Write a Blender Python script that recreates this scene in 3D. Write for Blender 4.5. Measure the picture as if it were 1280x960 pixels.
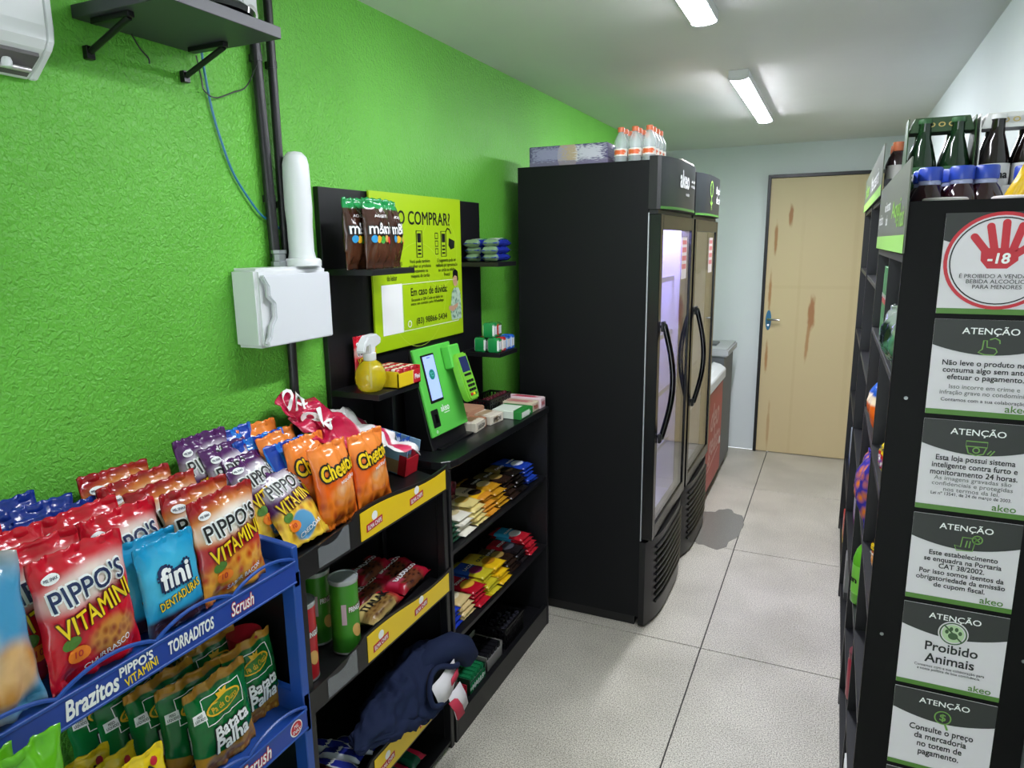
import bpy, bmesh, math, random
from mathutils import Vector, Matrix, Euler, noise

for o in list(bpy.data.objects):
    bpy.data.objects.remove(o)
SC = bpy.context.scene
COL = SC.collection
PI = math.pi

# ---------------------------------------------------------------- camera, world, exposure
cam_d = bpy.data.cameras.new('camera')
cam_d.sensor_fit = 'HORIZONTAL'; cam_d.sensor_width = 36.0
cam_d.lens = 36.0 * 865.0 / 1280.0
cam_d.clip_start = 0.05
cam = bpy.data.objects.new('camera', cam_d)
COL.objects.link(cam)
cam.matrix_world = Matrix(((0.907788, -0.07185, 0.413231, 0.0), (0.419242, 0.18496, -0.888834, 0.0),
                           (-0.012569, 0.980116, 0.198026, 1.60), (0, 0, 0, 1)))
SC.camera = cam
w = bpy.data.worlds.new('world'); SC.world = w; w.use_nodes = True
w.node_tree.nodes['Background'].inputs[0].default_value = (0.75, 0.8, 0.85, 1)
w.node_tree.nodes['Background'].inputs[1].default_value = 4.6
SC.view_settings.view_transform = 'Standard'
SC.view_settings.look = 'None'
SC.view_settings.gamma = 1.0
SC.view_settings.use_curve_mapping = False
SC.view_settings.exposure = 0.30
LAMP = (74.0, 128.0)   # emission strength of the ceiling battens, near and far

# ---------------------------------------------------------------- colours and materials
def lin(c):
    if isinstance(c, str):
        c = [int(c[i:i + 2], 16) for i in (1, 3, 5)]
    r = []
    for x in c[:3]:
        x = x / 255.0
        r.append(x / 12.92 if x <= 0.04045 else ((x + 0.055) / 1.055) ** 2.4)
    return (r[0], r[1], r[2], 1.0)

MC = {}
def mat(name, c, rough=0.5, metal=0.0, emit=0.0, bump=None, spec=0.5, coat=0.0, trans=0.0, alpha=1.0, var=0.0, vs=8.0):
    if name in MC: return MC[name]
    m = bpy.data.materials.new(name); m.use_nodes = True
    nt = m.node_tree; b = nt.nodes['Principled BSDF']
    b.inputs['Base Color'].default_value = lin(c)
    b.inputs['Roughness'].default_value = rough
    b.inputs['Metallic'].default_value = metal
    b.inputs['Specular IOR Level'].default_value = spec
    b.inputs['Coat Weight'].default_value = coat
    b.inputs['Transmission Weight'].default_value = trans
    b.inputs['Alpha'].default_value = alpha
    if emit:
        b.inputs['Emission Color'].default_value = lin(c)
        b.inputs['Emission Strength'].default_value = emit
    tc = nt.nodes.new('ShaderNodeTexCoord')
    if var:
        n = nt.nodes.new('ShaderNodeTexNoise'); n.inputs['Scale'].default_value = vs; n.inputs['Detail'].default_value = 4
        nt.links.new(tc.outputs['Object'], n.inputs['Vector'])
        mp = nt.nodes.new('ShaderNodeMapRange'); mp.inputs[1].default_value = .3; mp.inputs[2].default_value = .7
        mp.inputs[3].default_value = 1 - var; mp.inputs[4].default_value = 1 + var
        nt.links.new(n.outputs[0], mp.inputs[0])
        mx = nt.nodes.new('ShaderNodeVectorMath'); mx.operation = 'SCALE'
        mx.inputs[0].default_value = lin(c)[:3]
        nt.links.new(mp.outputs[0], mx.inputs['Scale'])
        nt.links.new(mx.outputs[0], b.inputs['Base Color'])
    if bump:
        n = nt.nodes.new('ShaderNodeTexNoise'); n.inputs['Scale'].default_value = bump[0]; n.inputs['Detail'].default_value = 3
        nt.links.new(tc.outputs['Object'], n.inputs['Vector'])
        bp = nt.nodes.new('ShaderNodeBump'); bp.inputs['Strength'].default_value = bump[1]
        bp.inputs['Distance'].default_value = bump[2] if len(bump) > 2 else 0.002
        nt.links.new(n.outputs[0], bp.inputs['Height']); nt.links.new(bp.outputs[0], b.inputs['Normal'])
    MC[name] = m
    return m

def pmat(name, base, layers, rough=0.3, axes='XZ', spec=0.5, bump=None, coat=0.0, metal=0.0):
    """printed surface: coloured shapes over a base colour, placed in the object's own 0..1 box"""
    if name in MC: return MC[name]
    m = bpy.data.materials.new(name); m.use_nodes = True
    nt = m.node_tree; N = nt.nodes; Lk = nt.links; b = N['Principled BSDF']
    b.inputs['Roughness'].default_value = rough; b.inputs['Specular IOR Level'].default_value = spec
    b.inputs['Coat Weight'].default_value = coat; b.inputs['Metallic'].default_value = metal
    tc = N.new('ShaderNodeTexCoord'); sp = N.new('ShaderNodeSeparateXYZ'); cb = N.new('ShaderNodeCombineXYZ')
    Lk.new(tc.outputs['Generated'], sp.inputs[0])
    Lk.new(sp.outputs[axes[0]], cb.inputs[0]); Lk.new(sp.outputs[axes[1]], cb.inputs[1])
    rgb = N.new('ShaderNodeRGB'); rgb.outputs[0].default_value = lin(base)
    cur = rgb.outputs[0]
    for L in layers:
        kind = L[0]
        mp = N.new('ShaderNodeMapping'); mp.vector_type = 'TEXTURE'
        Lk.new(cb.outputs[0], mp.inputs[0])
        cx, cy, rx, ry = L[1:5]
        mp.inputs['Location'].default_value = (cx, cy, 0); mp.inputs['Scale'].default_value = (rx, ry, 1)
        opt = L[6] if len(L) > 6 else {}
        mp.inputs['Rotation'].default_value = (0, 0, opt.get('a', 0))
        soft = opt.get('s', 0.03)
        if kind == 'ell':
            ln = N.new('ShaderNodeVectorMath'); ln.operation = 'LENGTH'; Lk.new(mp.outputs[0], ln.inputs[0]); d = ln.outputs['Value']
        else:
            ab = N.new('ShaderNodeVectorMath'); ab.operation = 'ABSOLUTE'; Lk.new(mp.outputs[0], ab.inputs[0])
            s2 = N.new('ShaderNodeSeparateXYZ'); Lk.new(ab.outputs[0], s2.inputs[0])
            mm = N.new('ShaderNodeMath'); mm.operation = 'MAXIMUM'; Lk.new(s2.outputs[0], mm.inputs[0]); Lk.new(s2.outputs[1], mm.inputs[1]); d = mm.outputs[0]
        if 'n' in opt:      # ragged edge
            nz = N.new('ShaderNodeTexNoise'); nz.inputs['Scale'].default_value = opt['n']; nz.inputs['Detail'].default_value = 3; Lk.new(cb.outputs[0], nz.inputs[0])
            ma = N.new('ShaderNodeMath'); ma.operation = 'MULTIPLY_ADD'; Lk.new(nz.outputs[0], ma.inputs[0]); ma.inputs[1].default_value = opt.get('na', 1.2); Lk.new(d, ma.inputs[2])
            sb = N.new('ShaderNodeMath'); sb.operation = 'SUBTRACT'; Lk.new(ma.outputs[0], sb.inputs[0]); sb.inputs[1].default_value = opt.get('na', 1.2) * .5; d = sb.outputs[0]
        mr = N.new('ShaderNodeMapRange'); mr.interpolation_type = 'SMOOTHSTEP'
        mr.inputs[1].default_value = 1 - soft; mr.inputs[2].default_value = 1 + soft
        mr.inputs[3].default_value = opt.get('o', 1.0); mr.inputs[4].default_value = 0
        Lk.new(d, mr.inputs[0]); fac = mr.outputs[0]
        mix = N.new('ShaderNodeMix'); mix.data_type = 'RGBA'
        Lk.new(fac, mix.inputs[0]); Lk.new(cur, mix.inputs[6])
        if 'c2' in opt:     # blotchy two-colour fill (pictures of food)
            vo = N.new('ShaderNodeTexVoronoi'); vo.inputs['Scale'].default_value = opt.get('vs', 9); Lk.new(cb.outputs[0], vo.inputs['Vector'])
            cr = N.new('ShaderNodeValToRGB'); e = cr.color_ramp.elements
            e[0].position = .15; e[0].color = lin(L[5]); e[1].position = .62; e[1].color = lin(opt['c2'])
            Lk.new(vo.outputs['Distance'], cr.inputs[0]); Lk.new(cr.outputs[0], mix.inputs[7])
        else:
            mix.inputs[7].default_value = lin(L[5])
        cur = mix.outputs[2]
    Lk.new(cur, b.inputs['Base Color'])
    if bump:
        n = N.new('ShaderNodeTexNoise'); n.inputs['Scale'].default_value = bump[0]; n.inputs['Detail'].default_value = 2; n.inputs['Distortion'].default_value = .6
        Lk.new(tc.outputs['Object'], n.inputs['Vector'])
        bp = N.new('ShaderNodeBump'); bp.inputs['Strength'].default_value = bump[1]; bp.inputs['Distance'].default_value = .003
        Lk.new(n.outputs[0], bp.inputs['Height']); Lk.new(bp.outputs[0], b.inputs['Normal'])
    MC[name] = m
    return m

BLK = mat('black_laminate', '#131316', .42, bump=(90, .12), spec=.45)
BLKP = mat('black_plastic', '#0d0d0f', .38, spec=.5)
BLKM = mat('black_metal', '#101012', .35, .2)
GLOSS = mat('black_gloss', '#08080a', .08, spec=.6)
WHITE = mat('white_plastic', '#d9dadc', .35)
WHT = mat('print_white', '#f2f2f2', .45)
INK = mat('print_black', '#111113', .45)
CHAR = mat('print_charcoal', '#2b2c2b', .5)
GRY = mat('print_grey', '#6c6d6c', .5)
YEL = mat('print_yellow', '#f3cf18', .4)
RED = mat('print_red', '#c11f2f', .4)
NAVY = mat('print_navy', '#1c2a55', .4)
GRN = mat('print_green', '#4f7d2c', .45)
LGRN = mat('print_light_green', '#8bbf4f', .45)
ORG = mat('print_orange', '#ef7d1a', .4)
CHROME = mat('steel', '#c9cbcd', .22, 1.0)
GREYM = mat('grey_metal', '#8d9092', .35, .6)

# ---------------------------------------------------------------- mesh helpers
class MB:
    def __init__(s): s.v = []; s.f = []
    def add(s, vs, fs):
        n = len(s.v); s.v += [tuple(x) for x in vs]; s.f += [tuple(i + n for i in f) for f in fs]; return s
    def box(s, x0, x1, y0, y1, z0, z1):
        return s.add([(x0, y0, z0), (x1, y0, z0), (x1, y1, z0), (x0, y1, z0), (x0, y0, z1), (x1, y0, z1), (x1, y1, z1), (x0, y1, z1)],
                     [(0, 3, 2, 1), (4, 5, 6, 7), (0, 1, 5, 4), (1, 2, 6, 5), (2, 3, 7, 6), (3, 0, 4, 7)])
    def lathe(s, prof, n=24, o=(0, 0, 0), cap=True, sy=1.0):
        vs = []; fs = []
        for r, z in prof:
            for i in range(n):
                a = 2 * PI * i / n; vs.append((o[0] + r * math.cos(a), o[1] + r * math.sin(a) * sy, o[2] + z))
        for k in range(len(prof) - 1):
            for i in range(n):
                j = (i + 1) % n; fs.append((k * n + i, k * n + j, (k + 1) * n + j, (k + 1) * n + i))
        if cap:
            if prof[0][0] > 1e-5: fs.append(tuple(range(n - 1, -1, -1)))
            if prof[-1][0] > 1e-5: fs.append(tuple((len(prof) - 1) * n + i for i in range(n)))
        return s.add(vs, fs)
    def tube(s, pts, r, n=8, cap=True):
        pts = [Vector(p) for p in pts]; rs = r if isinstance(r, (list, tuple)) else [r] * len(pts)
        vs = []; fs = []; up = None
        for k, p in enumerate(pts):
            d = (pts[min(k + 1, len(pts) - 1)] - pts[max(k - 1, 0)]).normalized()
            if up is None:
                up = Vector((0, 0, 1)) if abs(d.z) < .9 else Vector((0, 1, 0))
            a = (up - d * up.dot(d)).normalized(); b = d.cross(a); up = a
            for i in range(n):
                t = 2 * PI * i / n; vs.append(p + (a * math.cos(t) + b * math.sin(t)) * rs[k])
        for k in range(len(pts) - 1):
            for i in range(n):
                j = (i + 1) % n; fs.append((k * n + i, k * n + j, (k + 1) * n + j, (k + 1) * n + i))
        if cap: fs.append(tuple(range(n - 1, -1, -1))); fs.append(tuple((len(pts) - 1) * n + i for i in range(n)))
        return s.add(vs, fs)
    def prism(s, poly, d0, d1, ax='Y'):
        """polygon in the plane normal to ax: X -> (y,z), Y -> (x,z), Z -> (x,y)"""
        def p(a, b, d): return (d, a, b) if ax == 'X' else (a, d, b) if ax == 'Y' else (a, b, d)
        n = len(poly)
        vs = [p(a, b, d0) for a, b in poly] + [p(a, b, d1) for a, b in poly]
        fs = [tuple(range(n)), tuple(range(2 * n - 1, n - 1, -1))] + [(i, i + n, (i + 1) % n + n, (i + 1) % n) for i in range(n)]
        return s.add(vs, fs)
    def flat(s, poly, y):
        return s.add([(a, y, b) for a, b in poly], [tuple(range(len(poly)))])
    def mesh(s, bevel=0, smooth=False, seg=1):
        me = bpy.data.meshes.new('m'); me.from_pydata(s.v, [], s.f)
        bm = bmesh.new(); bm.from_mesh(me)
        bmesh.ops.recalc_face_normals(bm, faces=bm.faces)
        if bevel:
            es = [e for e in bm.edges if len(e.link_faces) == 2 and e.calc_face_angle(0) > .6]
            bmesh.ops.bevel(bm, geom=es, offset=bevel, segments=seg, affect='EDGES', clamp_overlap=True)
        for f in bm.faces: f.smooth = smooth
        bm.to_mesh(me); bm.free()
        if smooth:
            me.set_sharp_from_angle(angle=.7)
        return me

def link(name, me, m=None, parent=None, loc=None, rot=None):
    if isinstance(me, MB): me = me.mesh()
    if me is not None:
        if me.users == 0 and me.name == 'm' or me.name.startswith('m.'): me.name = name
        if m is not None and not me.materials: me.materials.append(m)
    o = bpy.data.objects.new(name, me); COL.objects.link(o)
    if parent is not None: o.parent = parent
    if loc is not None: o.location = loc
    if rot is not None: o.rotation_euler = rot
    return o
def tag(o, label, cat, group=None, kind=None):
    o['label'] = label
    if cat: o['category'] = cat
    if group: o['group'] = group
    if kind: o['kind'] = kind
    return o
def thing(name, label, cat, loc=(0, 0, 0), rot=(0, 0, 0), group=None):
    return tag(link(name, None, None, None, loc, rot), label, cat, group)
def struct(name, me, m, label=None, cat=None):
    o = link(name, me, m); o['kind'] = 'structure'
    if label: o['label'] = label; o['category'] = cat
    return o
def copy_tree(o, parent=None):
    c = o.copy(); COL.objects.link(c); c.parent = parent
    for ch in list(o.children):
        copy_tree(ch, c)
    return c
def bx(name, m, parent, x0, x1, y0, y1, z0, z1, bev=0.0015):
    return link(name, MB().box(x0, x1, y0, y1, z0, z1).mesh(bev), m, parent)
ORD = ['first', 'second', 'third', 'fourth', 'fifth', 'sixth', 'seventh', 'eighth', 'ninth', 'tenth', 'eleventh', 'twelfth']

# lettering: font outlines turned into flat meshes laid on the surface
TG = {}; LN = {}
def text_geo(s, bold, shear, sp):
    k = (s, bold, shear, sp)
    if k not in TG:
        c = bpy.data.curves.new('t', 'FONT'); c.body = s; c.size = 1; c.align_x = 'CENTER'
        c.shear = shear; c.resolution_u = 3; c.space_line = .95; c.space_character = sp
        o = bpy.data.objects.new('t', c); me = bpy.data.meshes.new_from_object(o)
        vs = [(v.co.x, v.co.y) for v in me.vertices]; fs = [tuple(p.vertices) for p in me.polygons]
        bpy.data.objects.remove(o); bpy.data.curves.remove(c); bpy.data.meshes.remove(me)
        LN[k] = len(vs)
        if bold > .001:     # heavier strokes: the outline repeated around itself
            m_ = 4 if bold < .025 else 8; n_ = len(vs); v0, f0 = vs, fs; vs, fs = list(v0), list(f0)
            for q in range(m_):
                t_ = 2 * PI * (q + .5) / m_
                fs += [tuple(i + len(vs) for i in f) for f in f0]
                vs += [(x + bold * math.cos(t_), y + bold * math.sin(t_)) for x, y in v0]
        TG[k] = (vs, fs)
    return TG[k]
def text(parent, s, m, x, z, w=None, h=None, ang=0, surf=0.0, eps=.0008, bold=0.012, shear=0.0, name='lettering', sp=1.0, ref=None, thick=0):
    """centred at x,z; w and/or h give the size of the box; surf is a y value or a function of x,z"""
    vs, fs = text_geo(s, bold, shear, sp)
    rv = text_geo(*ref)[0] if ref else vs
    x0 = min(v[0] for v in rv); x1 = max(v[0] for v in rv); y0 = min(v[1] for v in rv); y1 = max(v[1] for v in rv)
    if w is None: sx = sy = h / (y1 - y0)
    elif h is None: sx = sy = w / (x1 - x0)
    else: sx = w / (x1 - x0); sy = h / (y1 - y0)
    ca, sa = math.cos(ang), math.sin(ang); out = []; n0 = LN[(s, bold, shear, sp)]
    for iv, (a, b) in enumerate(vs):
        a = (a - (x0 + x1) / 2) * sx; b = (b - (y0 + y1) / 2) * sy
        X = x + a * ca - b * sa; Z = z + a * sa + b * ca
        y = surf(X, Z) if callable(surf) else surf
        out.append((X, y - eps - 6e-5 * (iv // n0), Z))
    return link(name, MB().add(out, fs).mesh(), m, parent)
def text2(parent, s, m, mo, x, z, w, h=None, out=.05, **k):
    """lettering with an outline behind it"""
    b = k.pop('bold', .015); e = k.pop('eps', .0008)
    sh = k.get('shear', 0); sp = k.get('sp', 1.0)
    text(parent, s, mo, x, z, w, h, bold=b + out, eps=e, ref=(s, b, sh, sp), name='lettering_outline', **k)
    text(parent, s, m, x, z, w, h, bold=b, eps=e + (.0014 if callable(k.get('surf')) else .0006), **k)
def ribbon(parent, m, pts, wd, name='icon', closed=False, surf=0.0, eps=.0008):
    if callable(surf):
        q = []; m_ = len(pts)
        for i in range(m_ if closed else m_ - 1):
            a, b = pts[i], pts[(i + 1) % m_]; k_ = max(1, int(math.hypot(b[0] - a[0], b[1] - a[1]) / .004))
            q += [(a[0] + (b[0] - a[0]) * j / k_, a[1] + (b[1] - a[1]) * j / k_) for j in range(k_)]
        pts = q if closed else q + [pts[-1]]
    n = len(pts); vs = []; fs = []
    for i, (x, z) in enumerate(pts):
        a = pts[(i - 1) % n if closed else max(i - 1, 0)]; b = pts[(i + 1) % n if closed else min(i + 1, n - 1)]
        dx, dz = b[0] - a[0], b[1] - a[1]; l = math.hypot(dx, dz) or 1
        nx, nz = -dz / l * wd / 2, dx / l * wd / 2
        for q in ((x + nx, z + nz), (x - nx, z - nz)):
            vs.append((q[0], (surf(*q) if callable(surf) else surf) - eps, q[1]))
    for i in range(n if closed else n - 1):
        j = (i + 1) % n; fs.append((2 * i, 2 * i + 1, 2 * j + 1, 2 * j))
    return link(name, MB().add(vs, fs).mesh(), m, parent)
def fill(parent, m, poly, name='print', surf=0.0, eps=.0006):
    if callable(surf):
        cx = sum(p[0] for p in poly) / len(poly); cz = sum(p[1] for p in poly) / len(poly); n = len(poly)
        vs = [(cx, surf(cx, cz) - eps, cz)]; fs = []
        for k in (.33, .67, 1.0):
            for p in poly:
                q = (cx + (p[0] - cx) * k, cz + (p[1] - cz) * k); vs.append((q[0], surf(*q) - eps, q[1]))
        for i in range(n):
            j = (i + 1) % n; fs += [(0, 1 + i, 1 + j), (1 + i, 1 + n + i, 1 + n + j, 1 + j), (1 + n + i, 1 + 2 * n + i, 1 + 2 * n + j, 1 + n + j)]
        return link(name, MB().add(vs, fs).mesh(), m, parent)
    return link(name, MB().flat(poly, surf - eps).mesh(), m, parent)
def circ(cx, cz, rx, rz=None, n=28, a=0):
    rz = rx if rz is None else rz
    return [(cx + rx * math.cos(2 * PI * i / n) * math.cos(a) - rz * math.sin(2 * PI * i / n) * math.sin(a),
             cz + rx * math.cos(2 * PI * i / n) * math.sin(a) + rz * math.sin(2 * PI * i / n) * math.cos(a)) for i in range(n)]

# pillow bags and flow-wrapped packs. Local frame: x right, z up, the front faces -y, origin at the bottom
BM = {}
def bag_mesh(w, h, t, seed=0, seal=.07, nu=26, nv=30, wr=1.0, boxy=False):
    k = (w, h, t, seed, seal, nu, nv, wr, boxy)
    if k in BM: return BM[k]
    def prof(u, v):
        a = max(0.0, 1 - abs(u) ** (9 if boxy else 2.6)) ** (.4 if boxy else .62)
        vv = min(max((v - seal) / (1 - 2 * seal), 0), 1)
        return a * math.sin(PI * vv) ** (.2 if boxy else .55) if 0 < vv < 1 else 0.0
    def pt(u, v, side):
        p = prof(u, v)
        e = math.exp(-min(v - seal, 1 - seal - v) * 9) if seal < v < 1 - seal else 1.0
        nz = noise.noise(Vector((u * 2.1 + seed * 7.3, v * 2.8 + side * 5, seed * 1.7)))
        n2 = noise.noise(Vector((u * 5.5 + seed * 3.1, v * 6 + side * 9, seed * 2.9)))
        n3 = noise.noise(Vector((u * 6 + v * 7 + seed * 4.1, (v - u * .4) * 5 + side * 3, seed * .9)))
        y = -side * (t / 2) * (p * (1 + wr * (.26 * nz + .18 * n2 - .26 * max(0, .35 - abs(n3) * 2.2))) + .02)
        y += wr * t * .11 * e * math.sin(u * 9 + seed * 2 + 2 * nz)
        y += wr * t * .22 * (v - .5) * noise.noise(Vector((u * 1.2, v * 1.5, seed * 11.0)))
        xw = w / 2 * (1 - .05 * math.sin(PI * v)) * (1 + .012 * wr * math.sin(v * 23 + seed))
        zz = h * v + (.012 * wr * h * noise.noise(Vector((u * 2, seed * 5.0, 3 if v > .5 else 8))) if v in (0, 1) else 0)
        if v in (0.0, 1.0): zz += h * .008 * math.cos(u * 60)
        return (u * xw, y, zz)
    vs = []; fs = []
    for side in (1, -1):
        for j in range(nv + 1):
            for i in range(nu + 1):
                vs.append(pt(-1 + 2 * i / nu, j / nv, side))
    W = nu + 1; S = W * (nv + 1)
    for s0 in (0, S):
        for j in range(nv):
            for i in range(nu):
                q = (s0 + j * W + i, s0 + j * W + i + 1, s0 + (j + 1) * W + i + 1, s0 + (j + 1) * W + i)
                fs.append(q if s0 == 0 else q[::-1])
    for j in range(nv):
        fs.append((j * W, (j + 1) * W, S + (j + 1) * W, S + j * W)); a = nu
        fs.append((j * W + a, S + j * W + a, S + (j + 1) * W + a, (j + 1) * W + a))
    for i in range(nu):
        fs.append((i, S + i, S + i + 1, i + 1)); b = nv * W
        fs.append((b + i, b + i + 1, S + b + i + 1, S + b + i))
    mb = MB(); mb.v = vs; mb.f = fs
    me = bpy.data.meshes.new('bag'); me.from_pydata(vs, [], fs)
    for p in me.polygons: p.use_smooth = True
    def surf(X, Z):
        u = max(-1, min(1, X / (w / 2 * (1 - .05 * math.sin(PI * max(0, min(1, Z / h)))))))
        v = max(0.0, min(1.0, Z / h))
        i = min(int((u + 1) / 2 * nu), nu - 1); j = min(int(v * nv), nv - 1)
        fu = (u + 1) / 2 * nu - i; fv = v * nv - j
        g = lambda a, b: vs[b * W + a][1]
        return (g(i, j) * (1 - fu) + g(i + 1, j) * fu) * (1 - fv) + (g(i, j + 1) * (1 - fu) + g(i + 1, j + 1) * fu) * fv
    BM[k] = (me, surf)
    return BM[k]
def bag(name, m, w, h, t, seed=0, art=None, **k):
    me, surf = bag_mesh(w, h, t, seed, **k)
    me2 = me.copy(); me2.name = name
    o = link(name, me2, m)
    if art: art(o, surf, w, h)
    return o

# ================================================================ THE ROOM
XL, XR, YB, YF, ZC = -1.28, 0.41, 5.52, -1.70, 2.28
# green rendered wall with a roller texture
def green_wall():
    m = bpy.data.materials.new('green_paint'); m.use_nodes = True; nt = m.node_tree; N = nt.nodes; L = nt.links
    b = N['Principled BSDF']; b.inputs['Roughness'].default_value = .42; b.inputs['Specular IOR Level'].default_value = .35
    tc = N.new('ShaderNodeTexCoord')
    n0 = N.new('ShaderNodeTexNoise'); n0.inputs['Scale'].default_value = 2.5; n0.inputs['Detail'].default_value = 5
    L.new(tc.outputs['Object'], n0.inputs[0])
    cr = N.new('ShaderNodeValToRGB'); cr.color_ramp.elements[0].color = lin('#60ac38'); cr.color_ramp.elements[1].color = lin('#6aba42')
    cr.color_ramp.elements[0].position = .35; cr.color_ramp.elements[1].position = .65
    L.new(n0.outputs[0], cr.inputs[0]); L.new(cr.outputs[0], b.inputs['Base Color'])
    n1 = N.new('ShaderNodeTexNoise'); n1.inputs['Scale'].default_value = 115; n1.inputs['Detail'].default_value = 2.5; n1.inputs['Distortion'].default_value = .8
    n2 = N.new('ShaderNodeTexNoise'); n2.inputs['Scale'].default_value = 55; n2.inputs['Detail'].default_value = 2
    for n in (n1, n2): L.new(tc.outputs['Object'], n.inputs[0])
    ad = N.new('ShaderNodeMath'); ad.operation = 'MULTIPLY_ADD'; L.new(n2.outputs[0], ad.inputs[0]); ad.inputs[1].default_value = .5; L.new(n1.outputs[0], ad.inputs[2])
    bp = N.new('ShaderNodeBump'); bp.inputs['Strength'].default_value = 1.0; bp.inputs['Distance'].default_value = .005
    L.new(ad.outputs[0], bp.inputs['Height']); L.new(bp.outputs[0], b.inputs['Normal'])
    return m
WPAINT = mat('white_wall_paint', '#dde3e4', .6, bump=(60, .15, .003), var=.03, vs=2)
CPAINT = mat('ceiling_paint', '#e0e1dd', .55, bump=(3.0, .35, .02), var=.03, vs=1.5)
struct('wall_left', MB().box(XL - .12, XL, YF, YB, 0, ZC + .1), green_wall())
struct('wall_right', MB().box(XR, XR + .12, YF, YB, 0, ZC + .1), WPAINT)
struct('wall_back', MB().box(XL - .12, XR + .12, YB, YB + .12, 0, ZC + .1), WPAINT)
struct('wall_front', MB().box(XL - .12, -1.0, YF - .12, YF, 0, ZC + .1).box(.2, XR + .12, YF - .12, YF, 0, ZC + .1).box(-1.0, .2, YF - .12, YF, 2.1, ZC + .1), WPAINT)   # unseen opening behind the camera, added to let fill light in
struct('ceiling', MB().box(XL, XR, YF, YB, ZC, ZC + .1), CPAINT)
fl = struct('floor', MB().box(XL, XR, YF, YB, -.06, -.004), mat('grout', '#3c3a38', .8))
def tile_mat():
    m = bpy.data.materials.new('granite_tile'); m.use_nodes = True; nt = m.node_tree; N = nt.nodes; L = nt.links
    b = N['Principled BSDF']; b.inputs['Roughness'].default_value = .38; b.inputs['Specular IOR Level'].default_value = .4
    tc = N.new('ShaderNodeTexCoord')
    v = N.new('ShaderNodeTexNoise'); v.inputs['Scale'].default_value = 240; v.inputs['Detail'].default_value = 2.5
    big = N.new('ShaderNodeTexNoise'); big.inputs['Scale'].default_value = 3; big.inputs['Detail'].default_value = 5
    for n in (v, big): L.new(tc.outputs['Object'], n.inputs[0])
    cr = N.new('ShaderNodeValToRGB'); e = cr.color_ramp.elements
    e[0].position = .33; e[0].color = lin('#7b766c'); e[1].position = .64; e[1].color = lin('#e3ddd0')
    x = e.new(.47); x.color = lin('#bcb6a9')
    L.new(v.outputs[0], cr.inputs[0])
    mx = N.new('ShaderNodeMix'); mx.data_type = 'RGBA'; mx.blend_type = 'MULTIPLY'; mx.inputs[0].default_value = 1
    cr2 = N.new('ShaderNodeValToRGB'); cr2.color_ramp.elements[0].color = (.80, .80, .79, 1); cr2.color_ramp.elements[1].color = (1, 1, 1, 1)
    cr2.color_ramp.elements[0].position = .35; cr2.color_ramp.elements[1].position = .62
    L.new(big.outputs[0], cr2.inputs[0]); L.new(cr.outputs[0], mx.inputs[6]); L.new(cr2.outputs[0], mx.inputs[7])
    L.new(mx.outputs[2], b.inputs['Base Color'])
    return m
TILE = tile_mat()
xs = [XL, -.385, XR]; ys = [YF, -1.41, -.41, .59, 1.59, 2.593, 3.587, 4.587, YB]
for i in range(2):
    for j in range(len(ys) - 1):
        link('floor_tile', MB().box(xs[i] + .0025, xs[i + 1] - .0025, ys[j] + .0025, ys[j + 1] - .0025, -.004, 0).mesh(.0006), TILE, fl)

# plywood door in a black frame
door = struct('door_1', None, None)
door.location = (-.49, YB, 0)
PLY = pmat('plywood', '#d8c69c', [
    ('rect', .5, .5, .9, .9, '#cdb98c', {'n': 3.0, 'na': 1.6, 's': .6, 'o': .7}),
    ('rect', .5, .62, 1, .006, '#c3ad80', {'s': .5, 'o': .25}),
    ('rect', .3, .3, .012, .5, '#c0a878', {'n': 14, 's': .6, 'o': .25}),
    ('rect', .75, .6, .02, .4, '#c0a878', {'n': 9, 's': .6, 'o': .25}),
    ('ell', .19, .87, .018, .035, '#a5713f', {'n': 30, 's': .4}),
    ('ell', .07, .79, .014, .05, '#ab7a48', {'n': 30, 's': .4}),
    ('ell', .045, .60, .012, .06, '#b08150', {'n': 30, 's': .5}),
    ('ell', .045, .36, .012, .05, '#b08150', {'n': 30, 's': .5}),
    ('ell', .42, .52, .03, .06, '#a9754a', {'n': 25, 's': .4, 'a': -.12}),
    ('ell', .40, .42, .014, .06, '#b58a5c', {'n': 25, 's': .5, 'a': -.1}),
    ('ell', .10, .10, .012, .08, '#b48c5e', {'n': 30, 's': .5, 'o': .7})], .5)
bx('door_panel', PLY, door, .022, .80, -.03, -.005, .006, 2.04, .002)
fr = MB().box(0, .022, -.045, 0, 0, 2.064).box(.80, .822, -.045, 0, 0, 2.064).box(.022, .80, -.045, 0, 2.042, 2.064)
link('door_frame', fr.mesh(.001), BLKM, door)
hd = link('handle_plate', MB().prism(circ(.058, 1.02, .02, .075, 20), -.038, -.03).mesh(.001), mat('blue_enamel', '#1f6e96', .35), door)
link('lever', MB().tube([(.058, -.036, 1.03), (.058, -.075, 1.03), (.075, -.085, 1.03), (.14, -.085, 1.028)], [.009, .009, .009, .007], 10).mesh(0, True), CHROME, hd)
link('key_cylinder', MB().tube([(.058, -.036, .985), (.058, -.045, .985)], .008, 12).mesh(0, True), CHROME, hd)

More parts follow.
